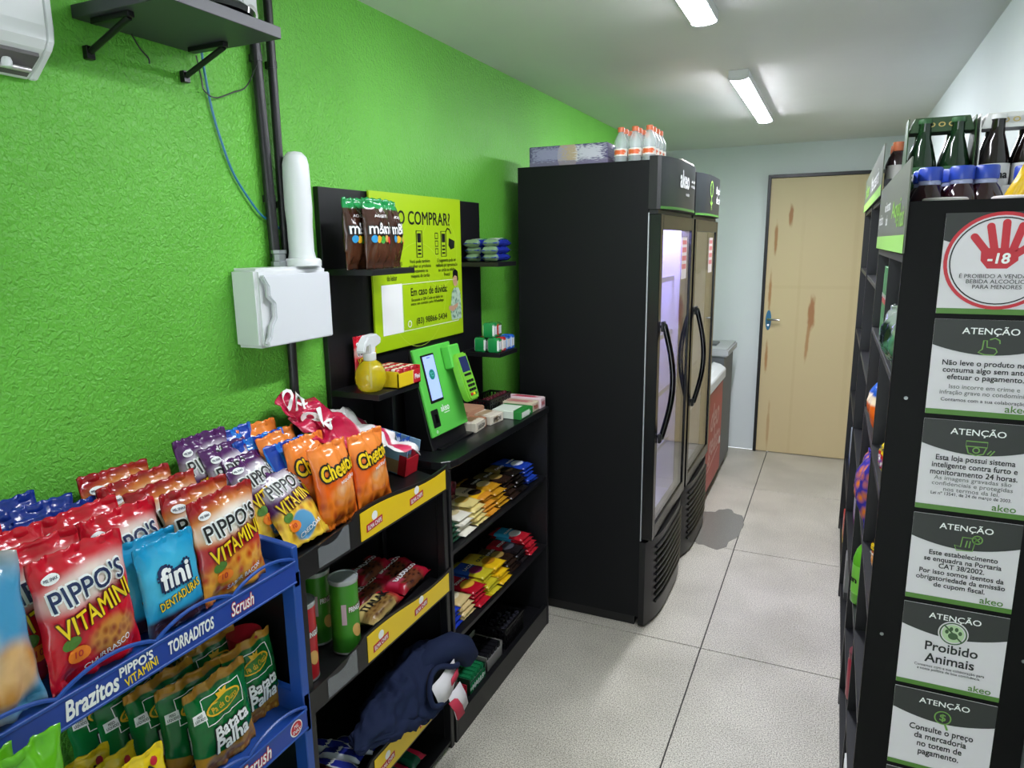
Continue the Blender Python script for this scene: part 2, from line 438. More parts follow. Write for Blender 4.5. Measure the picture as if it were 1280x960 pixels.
# ceiling battens (the room's own light)
EMITS = [mat('led_diffuser_%d' % i, '#f3f6ff', .5, emit=LAMP[i]) for i in range(2)]
def batten(y0, y1, label, EMIT):
    t = thing('ceiling_light', label, 'light', (-.415, (y0 + y1) / 2, ZC), group='ceiling battens')
    h = (y1 - y0) / 2
    link('housing', MB().prism([(-.039, 0), (.039, 0), (.039, -.030), (-.039, -.030)], -h, h).mesh(.002), WHITE, t)
    d = [(-.036, -.0302)] + [(-.036 * math.cos(PI * k / 10), -.0302 - .009 * math.sin(PI * k / 10)) for k in range(1, 10)] + [(.036, -.0302)]
    link('diffuser', MB().prism(d, -h + .012, h - .012).mesh(0, True), EMIT, t)
    e = [(-.0395, -.001), (-.0395, -.032)] + [(-.0395 * math.cos(PI * k / 10), -.032 - .010 * math.sin(PI * k / 10)) for k in range(1, 10)] + [(.0395, -.032), (.0395, -.001)]
    for s in (-1, 1):
        link('end_cap', MB().prism(e, s * (h + .001), s * (h - .012)).mesh(.001), WHITE, t)
batten(1.10, 2.31, 'white LED batten on the ceiling cut off by the top edge', EMITS[0])
batten(3.10, 4.27, 'white LED batten on the ceiling nearer the plywood door', EMITS[1])

# wet patch on the tiles
pts = []
for i in range(40):
    a = 2 * PI * i / 40; r = 1 + .3 * noise.noise(Vector((math.cos(a) * 1.6, math.sin(a) * 1.6, 3.3))) + .1 * noise.noise(Vector((math.cos(a) * 5, math.sin(a) * 5, 1.3)))
    pts.append((-.52 + .15 * r * math.cos(a), 3.86 + .29 * r * math.sin(a)))
wet = mat('wet_stain', '#7d7a73', .22, var=.18, vs=260)
tag(link('floor_stain', MB().prism(pts, .0002, .0009, 'Z').mesh(), wet), 'dark damp patch on the tiles beside the second cooler', 'stain')
# ================================================================ FIXTURES ON THE GREEN WALL
def wl(name, mb, m, parent, bev=0, smooth=False, seg=1):
    """mesh given in room coordinates, as a child of a thing whose Empty stands at its base"""
    me = mb.mesh(bev, smooth, seg) if isinstance(mb, MB) else mb
    o = link(name, me, m, parent)
    if parent.parent is None and parent.type == 'EMPTY': o.location = -parent.location
    return o
R90 = (0, 0, PI / 2)

# shallow white appliance, only its right end is in the picture
t = thing('wall_appliance', 'white wall-mounted appliance cut off by the top left corner', 'appliance', (XL, .60, 1.88))
pr = [(XL + .002, 1.886), (XL + .012, 1.884), (-1.216, 1.925), (-1.207, 1.938), (-1.204, 1.96), (-1.204, 2.13), (-1.212, 2.15), (XL + .002, 2.15)]
wl('body', MB().prism(pr, .40, .798, 'Y'), WHITE, t, .003)
wl('end_cover', MB().prism([(a - .002 if a > -1.22 else a, b) for a, b in pr], .798, .812, 'Y'), mat('ac_side', '#dcdde0', .4), t, .003)
wl('underside_slot', MB().prism([(-1.262, 1.8865), (-1.222, 1.9135), (-1.222, 1.919), (-1.262, 1.892)], .42, .79, 'Y'), mat('ac_shadow', '#5c5859', .6), t)
wl('rod', MB().tube([(-1.243, .44, 1.894), (-1.243, .785, 1.894)], .0045, 10), mat('ac_louver', '#c8c4c6', .3, .5), t, 0, True)
for yy in (.70, .745):
    wl('knob', MB().lathe([(0, -.012), (.007, -.010), (.008, -.002), (.006, .004), (0, .006)], 14, (-1.236, yy, 1.901)), WHITE, t, 0, True)

# black wall shelf on two brackets with a receiver on it
t = thing('wall_shelf', 'small black shelf on two brackets near the ceiling', 'shelf', (XL, 1.03, 2.008))
wl('board', MB().box(XL + .001, -1.04, .895, 1.165, 2.008, 2.030), mat('dark_grey_board', '#3a3a40', .45), t, .001)
for yy in (.915, 1.125):
    b = MB().box(XL + .03, -1.15, yy - .007, yy + .007, 1.998, 2.0078)
    b.tube([(-1.155, yy, 1.998), (XL + .012, yy, 1.955)], .006, 8).box(XL + .001, XL + .014, yy - .008, yy + .008, 1.942, 1.965)
    wl('bracket', b, BLKM, t, .001)
t = thing('receiver_box', 'glossy black rounded receiver on the high wall shelf', 'receiver', (-1.145, 1.065, 2.0305))
link('shell', MB().lathe([(0, 0), (.085, 0), (.098, .008), (.10, .018), (.085, .030), (.05, .038), (0, .04)], 32).mesh(0, True), GLOSS, t)
for a in (-.7, -.3, .1):
    link('button', MB().lathe([(.010, 0), (.010, .004), (.006, .006), (0, .006)], 14, (.068 * math.cos(a), .068 * math.sin(a), .030)).mesh(0, True), WHITE, t)
t = thing('power_adapter', 'white plug adapter standing behind the black receiver', 'adapter', (-1.25, 1.27, 2.06))
link('body', MB().box(-.026, .03, -.02, .03, 0, .13).mesh(.006, True, 2), WHITE, t)
link('outlet_face', MB().lathe([(.014, 0), (.017, .004), (.012, .006), (0, .004)], 16).mesh(0, True), mat('ac_louver', '', 0), t, (.03, .005, .05), (0, PI / 2, 0))

# conduits and cables
CON = mat('conduit_black', '#1b191d', .4)
def conduit(pts, r, label):
    t = thing('conduit', label, 'conduit', pts[-1], group='black conduits')
    wl('pipe', MB().tube(pts, r, 14), CON, t, 0, True)
    for k in (.35, .8):
        a, b = Vector(pts[0]), Vector(pts[-1]); c = a.lerp(b, k); d = (b - a).normalized() * .008
        wl('clip', MB().tube([c - d, c + d], r * 1.12, 14).box(XL + .0005, c.x, c.y - .006, c.y + .006, c.z - .008, c.z + .008), CON, t)
conduit([(-1.262, 1.318, 2.28), (-1.262, 1.335, 1.575)], .0125, 'thicker black conduit going down left into the white box')
conduit([(-1.262, 1.375, 2.28), (-1.262, 1.372, 1.56)], .0105, 'thinner black conduit beside the white tube')
conduit([(-1.262, 1.368, 1.365), (-1.262, 1.362, .96)], .0115, 'black conduit running down below the white box')
t = thing('conduit_fitting', 'grey cable gland joining conduit and white box', 'fitting', (-1.25, 1.335, 1.553))
link('nut', MB().lathe([(.02, 0), (.02, .012), (.016, .014), (.016, .03), (.0185, .032), (.0185, .04), (.014, .04)], 8).mesh(), GREYM, t)
def cable(label, m, pts, r, name='cable'):
    P = [Vector(p) for p in pts]; out = []
    for i in range(len(P) - 1):
        p0 = P[max(i - 1, 0)]; p1 = P[i]; p2 = P[i + 1]; p3 = P[min(i + 2, len(P) - 1)]
        for k in range(6):
            s = k / 6; out.append(.5 * ((2 * p1) + (p2 - p0) * s + (2 * p0 - 5 * p1 + 4 * p2 - p3) * s * s + (3 * p1 - p0 - 3 * p2 + p3) * s ** 3))
    out.append(P[-1])
    return tag(link(name, MB().tube(out, r, 6).mesh(0, True), m), label, 'cable')
BLUEC = mat('blue_cable', '#1f6f95', .45)
cable('blue network cable hanging from the wall shelf to the conduits', BLUEC,
      [(-1.262, 1.165, 2.03), (-1.27, 1.175, 1.98), (-1.274, 1.19, 1.90), (-1.274, 1.21, 1.83), (-1.274, 1.24, 1.76), (-1.272, 1.30, 1.685), (-1.272, 1.335, 1.665)], .0028)
cable('blue network cable coming out beside the white tube', BLUEC, [(-1.272, 1.345, 1.66), (-1.272, 1.395, 1.625), (-1.272, 1.42, 1.575)], .0028)
cable('thin black wire looping from shelf to conduit', BLKP,
      [(-1.262, 1.15, 2.0), (-1.27, 1.165, 1.96), (-1.27, 1.17, 1.935), (-1.27, 1.20, 1.925), (-1.268, 1.25, 1.945), (-1.266, 1.29, 1.965), (-1.25, 1.315, 2.02)], .0016)
cable('short black wire dangling under the wall shelf', BLKP, [(-1.262, 1.0, 2.005), (-1.268, 1.02, 1.985), (-1.272, 1.04, 1.972), (-1.274, 1.043, 1.962)], .0015)

# white enclosure and tube
t = thing('electrical_box', 'white plastic electrical enclosure on the green wall', 'box', (XL, 1.32, 1.368))
wl('case', MB().box(XL + .001, -1.197, 1.2, 1.444, 1.368, 1.553), WHITE, t, .008, True, 3)
dz = [(1.208, 1.372), (1.437, 1.372), (1.437, 1.537), (1.208, 1.537), (1.208, 1.532), (1.222, 1.512), (1.222, 1.488), (1.238, 1.472), (1.238, 1.438), (1.224, 1.42), (1.218, 1.395), (1.208, 1.384)]
wl('door', MB().prism(dz, -1.197, -1.181, 'X'), mat('white_box_door', '#d6d8dd', .3), t, .004, True, 2)
wl('grip_edge', MB().tube([(-1.19, 1.21, 1.535), (-1.188, 1.220, 1.515), (-1.188, 1.220, 1.488), (-1.188, 1.236, 1.472), (-1.188, 1.236, 1.438), (-1.188, 1.222, 1.42), (-1.188, 1.216, 1.395), (-1.19, 1.206, 1.38)], .004, 8), mat('white_box_grip', '#b9bbbe', .35), t, 0, True)
t = thing('wall_tube', 'white plastic rounded tube standing on the electrical box', 'tube', (-1.222, 1.385, 1.5535))
link('tube', MB().lathe([(.034, .006), (.034, .02), (.031, .035), (.031, .10), (.0335, .14), (.0325, .20), (.0315, .245), (.027, .262), (.017, .273), (0, .276)], 28).mesh(0, True), WHITE, t)
link('flange', MB().lathe([(.047, 0), (.047, .012), (.044, .017), (.035, .019), (0, .019)], 28).mesh(0, True), WHITE, t)

# ================================================================ BACKBOARD, POSTER, COUNTER
t = thing('display_backboard', 'black backboard with small shelves fixed to the green wall', 'backboard', (-1.265, 1.97, .957))
wl('panel', MB().box(XL + .001, -1.262, 1.51, 2.436, .958, 1.757), BLK, t, .001)
for (y0, y1, z) in ((1.51, 1.712, 1.523), (1.51, 1.712, 1.187), (2.262, 2.418, 1.521), (2.262, 2.418, 1.19)):
    wl('shelf', MB().box(-1.262, -1.10, y0, y1, z, z + .016), BLK, t, .001)
wl('divider', MB().box(-1.262, -1.19, 1.70, 1.715, .958, 1.186), BLK, t, .001)

POST = pmat('poster_lime', '#a6c810', [('ell', .55, .75, .9, .8, '#aed015', {'s': .5, 'o': .5})], .4)
pw, ph = .546, .48
po = link('poster', MB().box(-pw / 2, pw / 2, -.006, 0, 0, ph).mesh(), POST, None, (-1.2555, 1.988, 1.279), R90)
tag(po, 'lime green instruction poster on the black backboard', 'poster')
S = -.006
LIME2 = mat('poster_line', '#bfdc4a', .4)
text(po, 'COMO COMPRAR?', INK, -.03, .408, .45, .043, surf=S, bold=.016)
for cx, cz, r in ((.12, .30, .12), (-.02, .16, .17)):
    ribbon(po, LIME2, circ(cx, cz, r, None, 40), .0016, 'print_line', True, S, .0003)
for (x, s) in ((-.175, 'Aproxime o código\nde barras do produto\ndo leitor'), (-.01, 'Você pode também\nescolher os produtos\ndiretamente na\nmáquina de cartão'), (.165, 'O pagamento pode ser\nrealizado por aproximação\nno cartão ou celular.\nPronto!')):
    text(po, s, INK, x, .245, .135 if x < .1 else .15, .062, surf=S, bold=.004)
def rrect(x, z, w, h): return [(x - w / 2, z - h / 2), (x + w / 2, z - h / 2), (x + w / 2, z + h / 2), (x - w / 2, z + h / 2)]
for x in (-.01, .147):     # machine icons
    ribbon(po, INK, rrect(x, .325, .034, .085), .005, 'icon', True, S)
    fill(po, INK, rrect(x, .345, .022, .03), 'icon', S)
    for k in range(3): fill(po, INK, rrect(x, .318 - k * .012, .02, .006), 'icon', S)
for k in range(3): ribbon(po, INK, rrect(.1, .30 + k * .026, .018, .018), .004, 'icon', True, S)
ribbon(po, INK, [(.165, .368), (.175, .378), (.19, .374), (.2, .36)], .006, 'icon', False, S)
fill(po, INK, [(.185, .345), (.225, .335), (.222, .31), (.195, .305), (.18, .32)], 'icon', S)
fill(po, WHT, rrect(-.178, .125, .112, .155), 'code_panel', S)
ribbon(po, WHT, [(-.12, .2), (.18, .2), (.24, .2), (.24, .05), (-.12, .05)], .002, 'print_frame', True, S)
text(po, 'Em caso de dúvida:', INK, .045, .172, .235, .026, surf=S, bold=.02)
text(po, 'Escaneie o QR-Code ao lado ou\nentre em contato pelo WhatsApp', INK, .03, .138, .21, .026, surf=S, bold=.006)
text(po, '(83) 98866-5434', INK, .055, .072, .20, .027, surf=S, bold=.014)
ribbon(po, WHT, circ(-.085, .07, .010), .003, 'icon', True, S)
SKIN = mat('print_skin', '#c99c7e', .5)
fill(po, pmat('print_leafy_shirt', '#5f8f78', [('rect', .5, .5, 2, 2, '#3f6f5c', {'c2': '#b7cfb8', 'vs': 9})], .5), [(.183, .09), (.19, .055), (.262, .055), (.262, .09), (.258, .15), (.245, .168), (.215, .17), (.196, .155)], 'print_figure_shirt', S)
fill(po, SKIN, [(.17, .095), (.2, .085), (.235, .1), (.24, .115), (.2, .105), (.172, .108)], 'print_figure_arm', S, .0009)
fill(po, SKIN, circ(.222, .198, .017, .024), 'print_figure_face', S, .0008)
fill(po, INK, [(.203, .205), (.206, .228), (.222, .236), (.24, .228), (.244, .198), (.236, .19), (.234, .208), (.22, .214)], 'print_figure_hair', S, .0010)

t = thing('display_counter', 'black counter with two shelves and a kick board', 'counter', (-1.14, 2.11, 0))
wl('top', MB().prism([(XL + .002, 1.715), (-1.07, 1.715), (-1.04, 1.722), (-1.02, 1.745), (-1.012, 1.78), (-1.012, 2.527), (XL + .002, 2.527)], .933, .957, 'Z'), mat('counter_top', '#131417', .28), t, .0015)
wl('side_panel', MB().box(XL + .002, -1.014, 2.51, 2.525, 0, .933), BLK, t, .001)
wl('side_panel', MB().box(XL + .002, -1.016, 1.722, 1.737, 0, .933), BLK, t, .001)
wl('back_panel', MB().box(XL + .002, XL + .012, 1.737, 2.51, .05, .933), BLK, t)
for z in (.652, .352, .052):
    wl('shelf', MB().box(XL + .012, -1.018, 1.737, 2.51, z, z + .015), BLK, t, .001)
wl('kick_board', MB().box(-1.034, -1.016, 1.737, 2.51, 0, .088), BLK, t, .001)

# payment kiosk
KG = mat('kiosk_green', '#5fc84e', .35)
ka = math.atan2(.065, .275)
t = thing('payment_kiosk', 'green self-checkout kiosk leaning back on the black counter', 'kiosk', (-1.105, 1.918, .9575), R90)
kf = link('face', MB().box(-.115, .115, 0, .012, 0, .285).mesh(.003), KG, t, (0, .008, .045), (-ka, 0, 0))
link('casing', MB().prism([(.012, 0), (.11, 0), (.115, .20), (.088, .325), (.024, .04)], -.113, .113, 'X').mesh(.002), BLKP, t)
link('foot', MB().box(-.09, .13, -.004, .10, 0, .006).mesh(.001), BLKM, t)
scr = link('screen', MB().box(-.084, -.005, -.0022, 0, .105, .262).mesh(.001), BLKP, kf)
fill(kf, mat('screen_lit', '#8fa3e8', .3, emit=.75), rrect(-.043, .185, .066, .142), 'display', -.0022)
fill(kf, mat('screen_logo', '#1d7c72', .3, emit=.25), circ(-.043, .195, .017), 'display_logo', -.0024, .001)
ribbon(kf, mat('screen_mark', '#5fb4ae', .3, emit=.4), [(-.054, .203), (-.050, .201), (-.046, .19), (-.037, .19), (-.034, .20), (-.048, .20)], .002, 'display_logo', False, -.0024, .0014)
ribbon(kf, mat('screen_text', '#4c5aa8', .4), [(-.053, .25), (-.034, .25)], .003, 'display_text', False, -.0022, .001)
sc_ = link('scanner_window', MB().box(-.098, -.058, -.003, 0, .028, .085).mesh(.002), BLKP, kf)
link('lens', MB().box(-.088, -.068, -.0045, -.003, .042, .070).mesh(.001), GLOSS, sc_)
text(kf, 'akeo', WHT, -.01, .08, .052, .022, surf=0.0, bold=.02)
ribbon(kf, WHT, [(-.02, .063), (.014, .063)], .0025, 'print_line')
ribbon(kf, WHT, circ(-.085, .014, .004), .002, 'icon', True)
mt = link('terminal_mount', MB().box(.045, .113, -.034, 0, .195, .272).mesh(.004), KG, kf)
ct = link('card_terminal', MB().prism([(-.034, .0), (-.026, -.012), (.026, -.012), (.034, .0), (.038, .05), (.036, .135), (.030, .152), (-.030, .152), (-.036, .135), (-.038, .05)], -.03, .0, 'Y').mesh(.005, True, 2), mat('terminal_green', '#7cc53a', .35), kf, (.088, -.034, .085), (-.10, 0, 0))
fill(ct, mat('terminal_screen', '#27305a', .2, emit=.15), rrect(0, .112, .052, .052), 'display', -.03)
fill(ct, INK, rrect(0, .076, .046, .008), 'print', -.03)
for r in range(4):
    for c in range(3):
        link('key', MB().box(-.022 + c * .016, -.010 + c * .016, -.033, -.03, .004 + r * .015, .013 + r * .015).mesh(.001), INK if r else [RED, YEL, GRN][c], ct)

# ================================================================ COOLERS AND FREEZERS
def cooler(y0, label, text_kind):
    t = thing('glass_door_cooler', label, 'cooler', (-.9, y0 + .34, 0), group='upright coolers')
    y1 = y0 + .68; xb, xf = -1.19, -.655
    side = mat('cooler_side', '#0d0e10', .55, bump=(150, .08), spec=.2); inn = mat('cooler_inside', '#d9dadf', .4)
    c = MB()
    c.box(xb, xf, y0, y0 + .035, .05, 1.90).box(xb, xf, y1 - .035, y1, .05, 1.90)
    c.box(xb, xb + .04, y0 + .035, y1 - .035, .05, 1.90).box(xb, xf, y0 + .035, y1 - .035, .05, .40).box(xb, xf, y0 + .035, y1 - .035, 1.68, 1.90)
    wl('cabinet', c, side, t)
    L = MB().box(xb + .041, xb + .044, y0 + .036, y1 - .036, .401, 1.679).box(xb + .044, xf - .002, y0 + .036, y0 + .039, .401, 1.679)
    L.box(xb + .044, xf - .002, y1 - .039, y1 - .036, .401, 1.679).box(xb + .044, xf - .002, y0 + .039, y1 - .039, 1.674, 1.679).box(xb + .044, xf - .002, y0 + .039, y1 - .039, .401, .404)
    wl('inner_lining', L, inn, t)
    for z in (.66, .92, 1.18, 1.43):
        r = MB()
        for k in range(14):
            yy = y0 + .05 + k * (.58 / 13); r.box(xb + .05, xf - .03, yy - .002, yy + .002, z, z + .004)
        r.box(xf - .034, xf - .028, y0 + .042, y1 - .042, z - .004, z + .018)
        wl('wire_shelf', r, mat('shelf_wire', '#c4c6ca', .4), t)
    if text_kind == 1:
        led = mat('cooler_led', '#b3a8ff', .5, emit=110.0)
        wl('light_strip', MB().box(xf - .045, xf - .02, y0 + .06, y1 - .06, 1.655, 1.672), led, t)
    # door
    xd0, xd1 = xf + .004, -.607
    frm = mat('cooler_door_frame', '#0b0b0d', .22)
    d = MB().box(xd0, xd1, y0 + .008, y0 + .052, .395, 1.705).box(xd0, xd1, y1 - .052, y1 - .008, .395, 1.705)
    d.box(xd0, xd1, y0 + .052, y1 - .052, .395, .452).box(xd0, xd1, y0 + .052, y1 - .052, 1.648, 1.705)
    dr = wl('door', d, frm, t, .002)
    wl('glass', MB().box(xd1 - .012, xd1 - .006, y0 + .052, y1 - .052, .452, 1.648), GLASS, dr)
    wl('sticker', MB().box(xd1 - .0055, xd1 - .005, y0 + .44, y0 + .55, 1.44, 1.62), pmat('pink_sticker', '#cfc4c0', [('rect', .5, .5, .42, .06, '#c06a6a', {}), ('rect', .5, .7, .42, .06, '#c06a6a', {}), ('rect', .5, .3, .42, .06, '#c06a6a', {}), ('rect', .5, .88, .42, .05, '#c06a6a', {})], .5, 'YZ'), dr)
    wl('gasket', MB().box(xf, xd0, y0 + .004, y0 + .012, .40, 1.70), mat('silver_gasket', '#b9bcc0', .35, .5), dr)
    hp = [(xd1 - .002, y0 + .075, 1.28), (xd1 + .012, y0 + .075, 1.275)]
    for k in range(13):
        s = k / 12; hp.append((xd1 + .014 + .036 * math.sin(PI * s), y0 + .075, 1.265 - s * .43))
    hp += [(xd1 + .012, y0 + .075, .825), (xd1 - .002, y0 + .075, .82)]
    h = wl('handle', MB().tube(hp, [.013, .013] + [.012] * 13 + [.013, .013], 12), GLOSS, dr, 0, True)
    for z in (1.255, .80):
        wl('handle_mount', MB().box(xd1 - .001, xd1 + .012, y0 + .058, y0 + .092, z, z + .04), BLKP, dr, .003)
    # bulging header and bottom grille
    def bulge(z0, z1, b0, b1, n=16, x0=xf):
        out = [(x0, y0 + .002)]
        for k in range(n + 1):
            s = k / n; e = 1 - abs(2 * s - 1) ** 3.5
            out.append((b0 + (b1 - b0) * e, y0 + .004 + .672 * s))
        return out + [(x0, y1 - .002)]
    hb = bulge(0, 0, -.625, -.578)
    hdr = wl('header', MB().prism(hb, 1.722, 1.915, 'Z'), mat('header_black', '#23262a', .35), t, 0, True)
    hb2 = [(x + .0015, y) for x, y in hb]
    wl('header_stripe', MB().prism(hb2, 1.724, 1.733, 'Z'), mat('header_green', '#4f8a3a', .35), hdr, 0, True)
    wl('header_panel', MB().prism([(xf, y0 + .0005), (-.624, y0 + .0005), (-.61, y0 + .003), (xf, y0 + .003)], 1.722, 1.913, 'Z'), BLKP, hdr)
    def hs(X, Z):        # x right along +y
        s = min(max((X + .34 - .004) / .672, 0), 1); e = 1 - abs(2 * s - 1) ** 3.5
        return -(-.625 + .047 * e) - .9
    def on_header(o):    # lettering is laid out in x,z and bent round the header
        me = o.data
        for v in me.vertices:
            X, Y, Z = v.co
            v.co = (-(Y) - .9 + .0, X + y0 + .34, Z)
    items = []
    if text_kind == 1:
        items.append(text(hdr, 'akeo', WHT, -.06, 1.845, .17, .07, surf=hs, eps=.0016, bold=.03))
        items.append(text(hdr, 'seu bairro\na sua mão', WHT, .13, 1.84, .10, .035, surf=hs, eps=.0016, bold=.0))
        items.append(text(hdr, 'market', WHT, .0, 1.79, .07, .014, surf=hs, eps=.0016))
    else:
        items.append(text(hdr, 'Aqui tem\nde tudo.', WHT, .15, 1.83, .24, .085, surf=hs, eps=.0016, bold=.02))
        items.append(ribbon(hdr, LGRN, circ(-.1, 1.85, .032, .035), .008, 'logo', True, hs, .0016))
        items.append(ribbon(hdr, LGRN, [(-.1, 1.815), (-.1, 1.75)], .008, 'logo', False, hs, .0016))
        items.append(ribbon(hdr, LGRN, [(-.13, 1.79), (-.1, 1.775), (-.07, 1.79)], .008, 'logo', False, hs, .0016))
    for o in items: on_header(o)
    wl('hinge_strip', MB().box(xf, -.62, y0 + .01, y1 - .01, 1.706, 1.721), BLKP, t)
    gb = bulge(0, 0, -.632, -.592)
    g = wl('grille_cover', MB().prism(gb, .012, .385, 'Z'), mat('grille_black', '#101012', .3, spec=.3), t, 0, True)
    for k in range(9):
        z = .085 + k * .031
        p = [(hx + .003, hy, z + .010 * math.sin((hy - y0) / .68 * PI)) for hx, hy in gb[3:-3]]
        wl('grille_slat', MB().tube(p, .006, 6), BLKP, g, 0, True)
    wl('base', MB().box(xb + .02, xf - .02, y0 + .02, y1 - .02, 0, .05), BLKP, t)
    wl('rear_edge', MB().box(xf, xf + .004, y0 + .002, y0 + .006, .39, 1.71), mat('silver_gasket', '', 0), t)
    return t
g = bpy.data.materials.new('clear_glass'); g.use_nodes = True; nt = g.node_tree
nt.nodes.remove(nt.nodes['Principled BSDF'])
tr = nt.nodes.new('ShaderNodeBsdfTransparent'); tr.inputs[0].default_value = (.93, .94, .96, 1)
gl = nt.nodes.new('ShaderNodeBsdfGlossy'); gl.inputs['Roughness'].default_value = .015; gl.inputs[0].default_value = (.95, .95, .95, 1)
fz = nt.nodes.new('ShaderNodeFresnel'); fz.inputs[0].default_value = 1.6
ms = nt.nodes.new('ShaderNodeMixShader')
ge = nt.nodes.new('ShaderNodeNewGeometry'); mr = nt.nodes.new('ShaderNodeMapRange')      # same reflectance from both faces of the pane
mr.inputs[3].default_value = 1.55; mr.inputs[4].default_value = 1 / 1.55
nt.links.new(ge.outputs['Backfacing'], mr.inputs[0]); nt.links.new(mr.outputs[0], fz.inputs[0])
nt.links.new(fz.outputs[0], ms.inputs[0]); nt.links.new(tr.outputs[0], ms.inputs[1]); nt.links.new(gl.outputs[0], ms.inputs[2])
nt.links.new(ms.outputs[0], nt.nodes['Material Output'].inputs[0])
GLASS = g
cooler(2.64, 'upright glass-door cooler with wide black side nearest the counter', 1)
cooler(3.345, 'second upright glass-door cooler, behind the nearest one', 2)

t = thing('ice_cream_freezer', 'red chest freezer with white sloping top and script lettering', 'freezer', (-.93, 4.43, 0))
y0, y1 = 4.10, 4.76
red = mat('freezer_red', '#b5322c', .4, var=.1, vs=4)
wl('cabinet', MB().box(-1.24, -.64, y0, y1, .06, .70), red, t, .006)
rim = [(-1.24, .94), (-1.24, .70), (-.625, .70), (-.625, .765), (-.66, .79)]
wl('rim', MB().prism(rim, y0 - .01, y1 + .01, 'Y'), mat('freezer_white', '#d6d8d8', .4), t, .006)
wl('sliding_glass', MB().prism([(-.70, .812), (-1.2, .927), (-1.2, .932), (-.70, .817)], y0 + .05, y1 - .05, 'Y'), mat('dark_glass', '#3c4346', .08), t)
wl('base', MB().box(-1.22, -.66, y0 + .02, y1 - .02, 0, .06), BLKP, t)
fp = link('front_panel', MB().box(-.31, .31, -.002, 0, -.30, .30).mesh(), red, t, (.2915, 0, .385), R90)
FW = mat('freezer_lettering', '#d9a9a2', .5)
text(fp, 'deo', FW, .02, .13, .34, .17, surf=-.002, shear=.35, bold=.02)
text(fp, 'gelato', FW, .02, -.06, .46, .20, surf=-.002, shear=.35, bold=.02)
ribbon(fp, FW, [(-.22, -.19), (-.05, -.165), (.2, -.13)], .014, 'print_line', False, -.002)
fill(fp, WHT, rrect(.26, -.10, .05, .05), 'sticker', -.002, .001)

t = thing('grey_chest_freezer', 'grey chest with pale lid standing by the back wall', 'freezer', (-.93, 5.02, 0))
wl('cabinet', MB().box(-1.24, -.645, 4.80, 5.26, .04, .83), mat('grey_cabinet', '#5d6163', .5), t, .008)
wl('lid', MB().box(-1.25, -.62, 4.79, 5.27, .83, .885), mat('grey_lid', '#a9acad', .4), t, .01, True, 2)
wl('lid_handle', MB().box(-.80, -.72, 4.95, 5.1, .885, .9), mat('grey_cabinet', '', 0), t, .004)
wl('base', MB().box(-1.22, -.67, 4.82, 5.24, 0, .04), BLKP, t)

# goods on top of the coolers
t = link('wrapped_carton', MB().box(-.165, .165, -.10, .10, 0, .082).mesh(.003), pmat('purple_carton', '#5c5678', [
    ('rect', .5, .5, .03, .6, '#c9c3c0', {'s': .3}), ('ell', .5, .5, .13, .7, '#bba58c', {'s': .05}), ('rect', .5, .14, .6, .14, '#8a7f9c', {'s': .1, 'o': .7}),
    ('rect', .78, .6, .16, .3, '#d9d7e2', {'n': 20, 'na': 2.4, 's': .3, 'o': .8}), ('rect', .25, .6, .2, .3, '#a39fc0', {'n': 26, 'na': 2.4, 's': .3, 'o': .8})], .18, bump=(28, .8)), None, (-1.0, 2.80, 1.901))
tag(t, 'purple shrink-wrapped carton on top of the nearest cooler', 'carton')
PETC = mat('water_bottle_plastic', '#dfe9ea', .12, spec=.6, alpha=.32)
def soda():
    t = thing('water_bottle', '', 'bottle')
    pr = [(.024, 0), (.0255, .004), (.0255, .05), (.024, .055), (.0255, .06), (.0255, .078), (.019, .096), (.0115, .108), (.0115, .116), (0, .116)]
    link('body', MB().lathe(pr, 16).mesh(0, True), PETC, t)
    link('cap', MB().lathe([(.013, .112), (.013, .128), (.011, .130), (0, .130)], 14).mesh(0, True), mat('orange_cap', '#d9714a', .4), t)
    link('label', MB().lathe([(.0258, .024), (.0258, .05)], 16, cap=False).mesh(0, True), pmat('orange_label', '#e8e3da', [('rect', .5, .5, .4, .32, '#e0683a', {'n': 6, 's': .2})], .3), t)
    return t
so = soda(); k = 0
for i in range(3):
    for j in range(4):
        o = so if k == 0 else copy_tree(so)
        o.location = (-.782 + i * .055, 2.70 + j * .055, 1.901); k += 1
        o['label'] = 'orange-capped clear bottle on the cooler, %s row from the aisle, %s from front' % (ORD[2 - i], ORD[j])
        o['group'] = 'orange-capped bottles on the cooler'
tag(link('cream_carton', MB().box(-.045, .045, -.13, .13, 0, .028).mesh(.002), pmat('cream_carton_print', '#d8cfc0', [('rect', .5, .5, .3, .3, '#b7894f', {'s': .1})], .5, 'XY'), None, (-.665, 3.20, 1.9155)), 'flat cream carton on the header of the nearest cooler', 'carton')
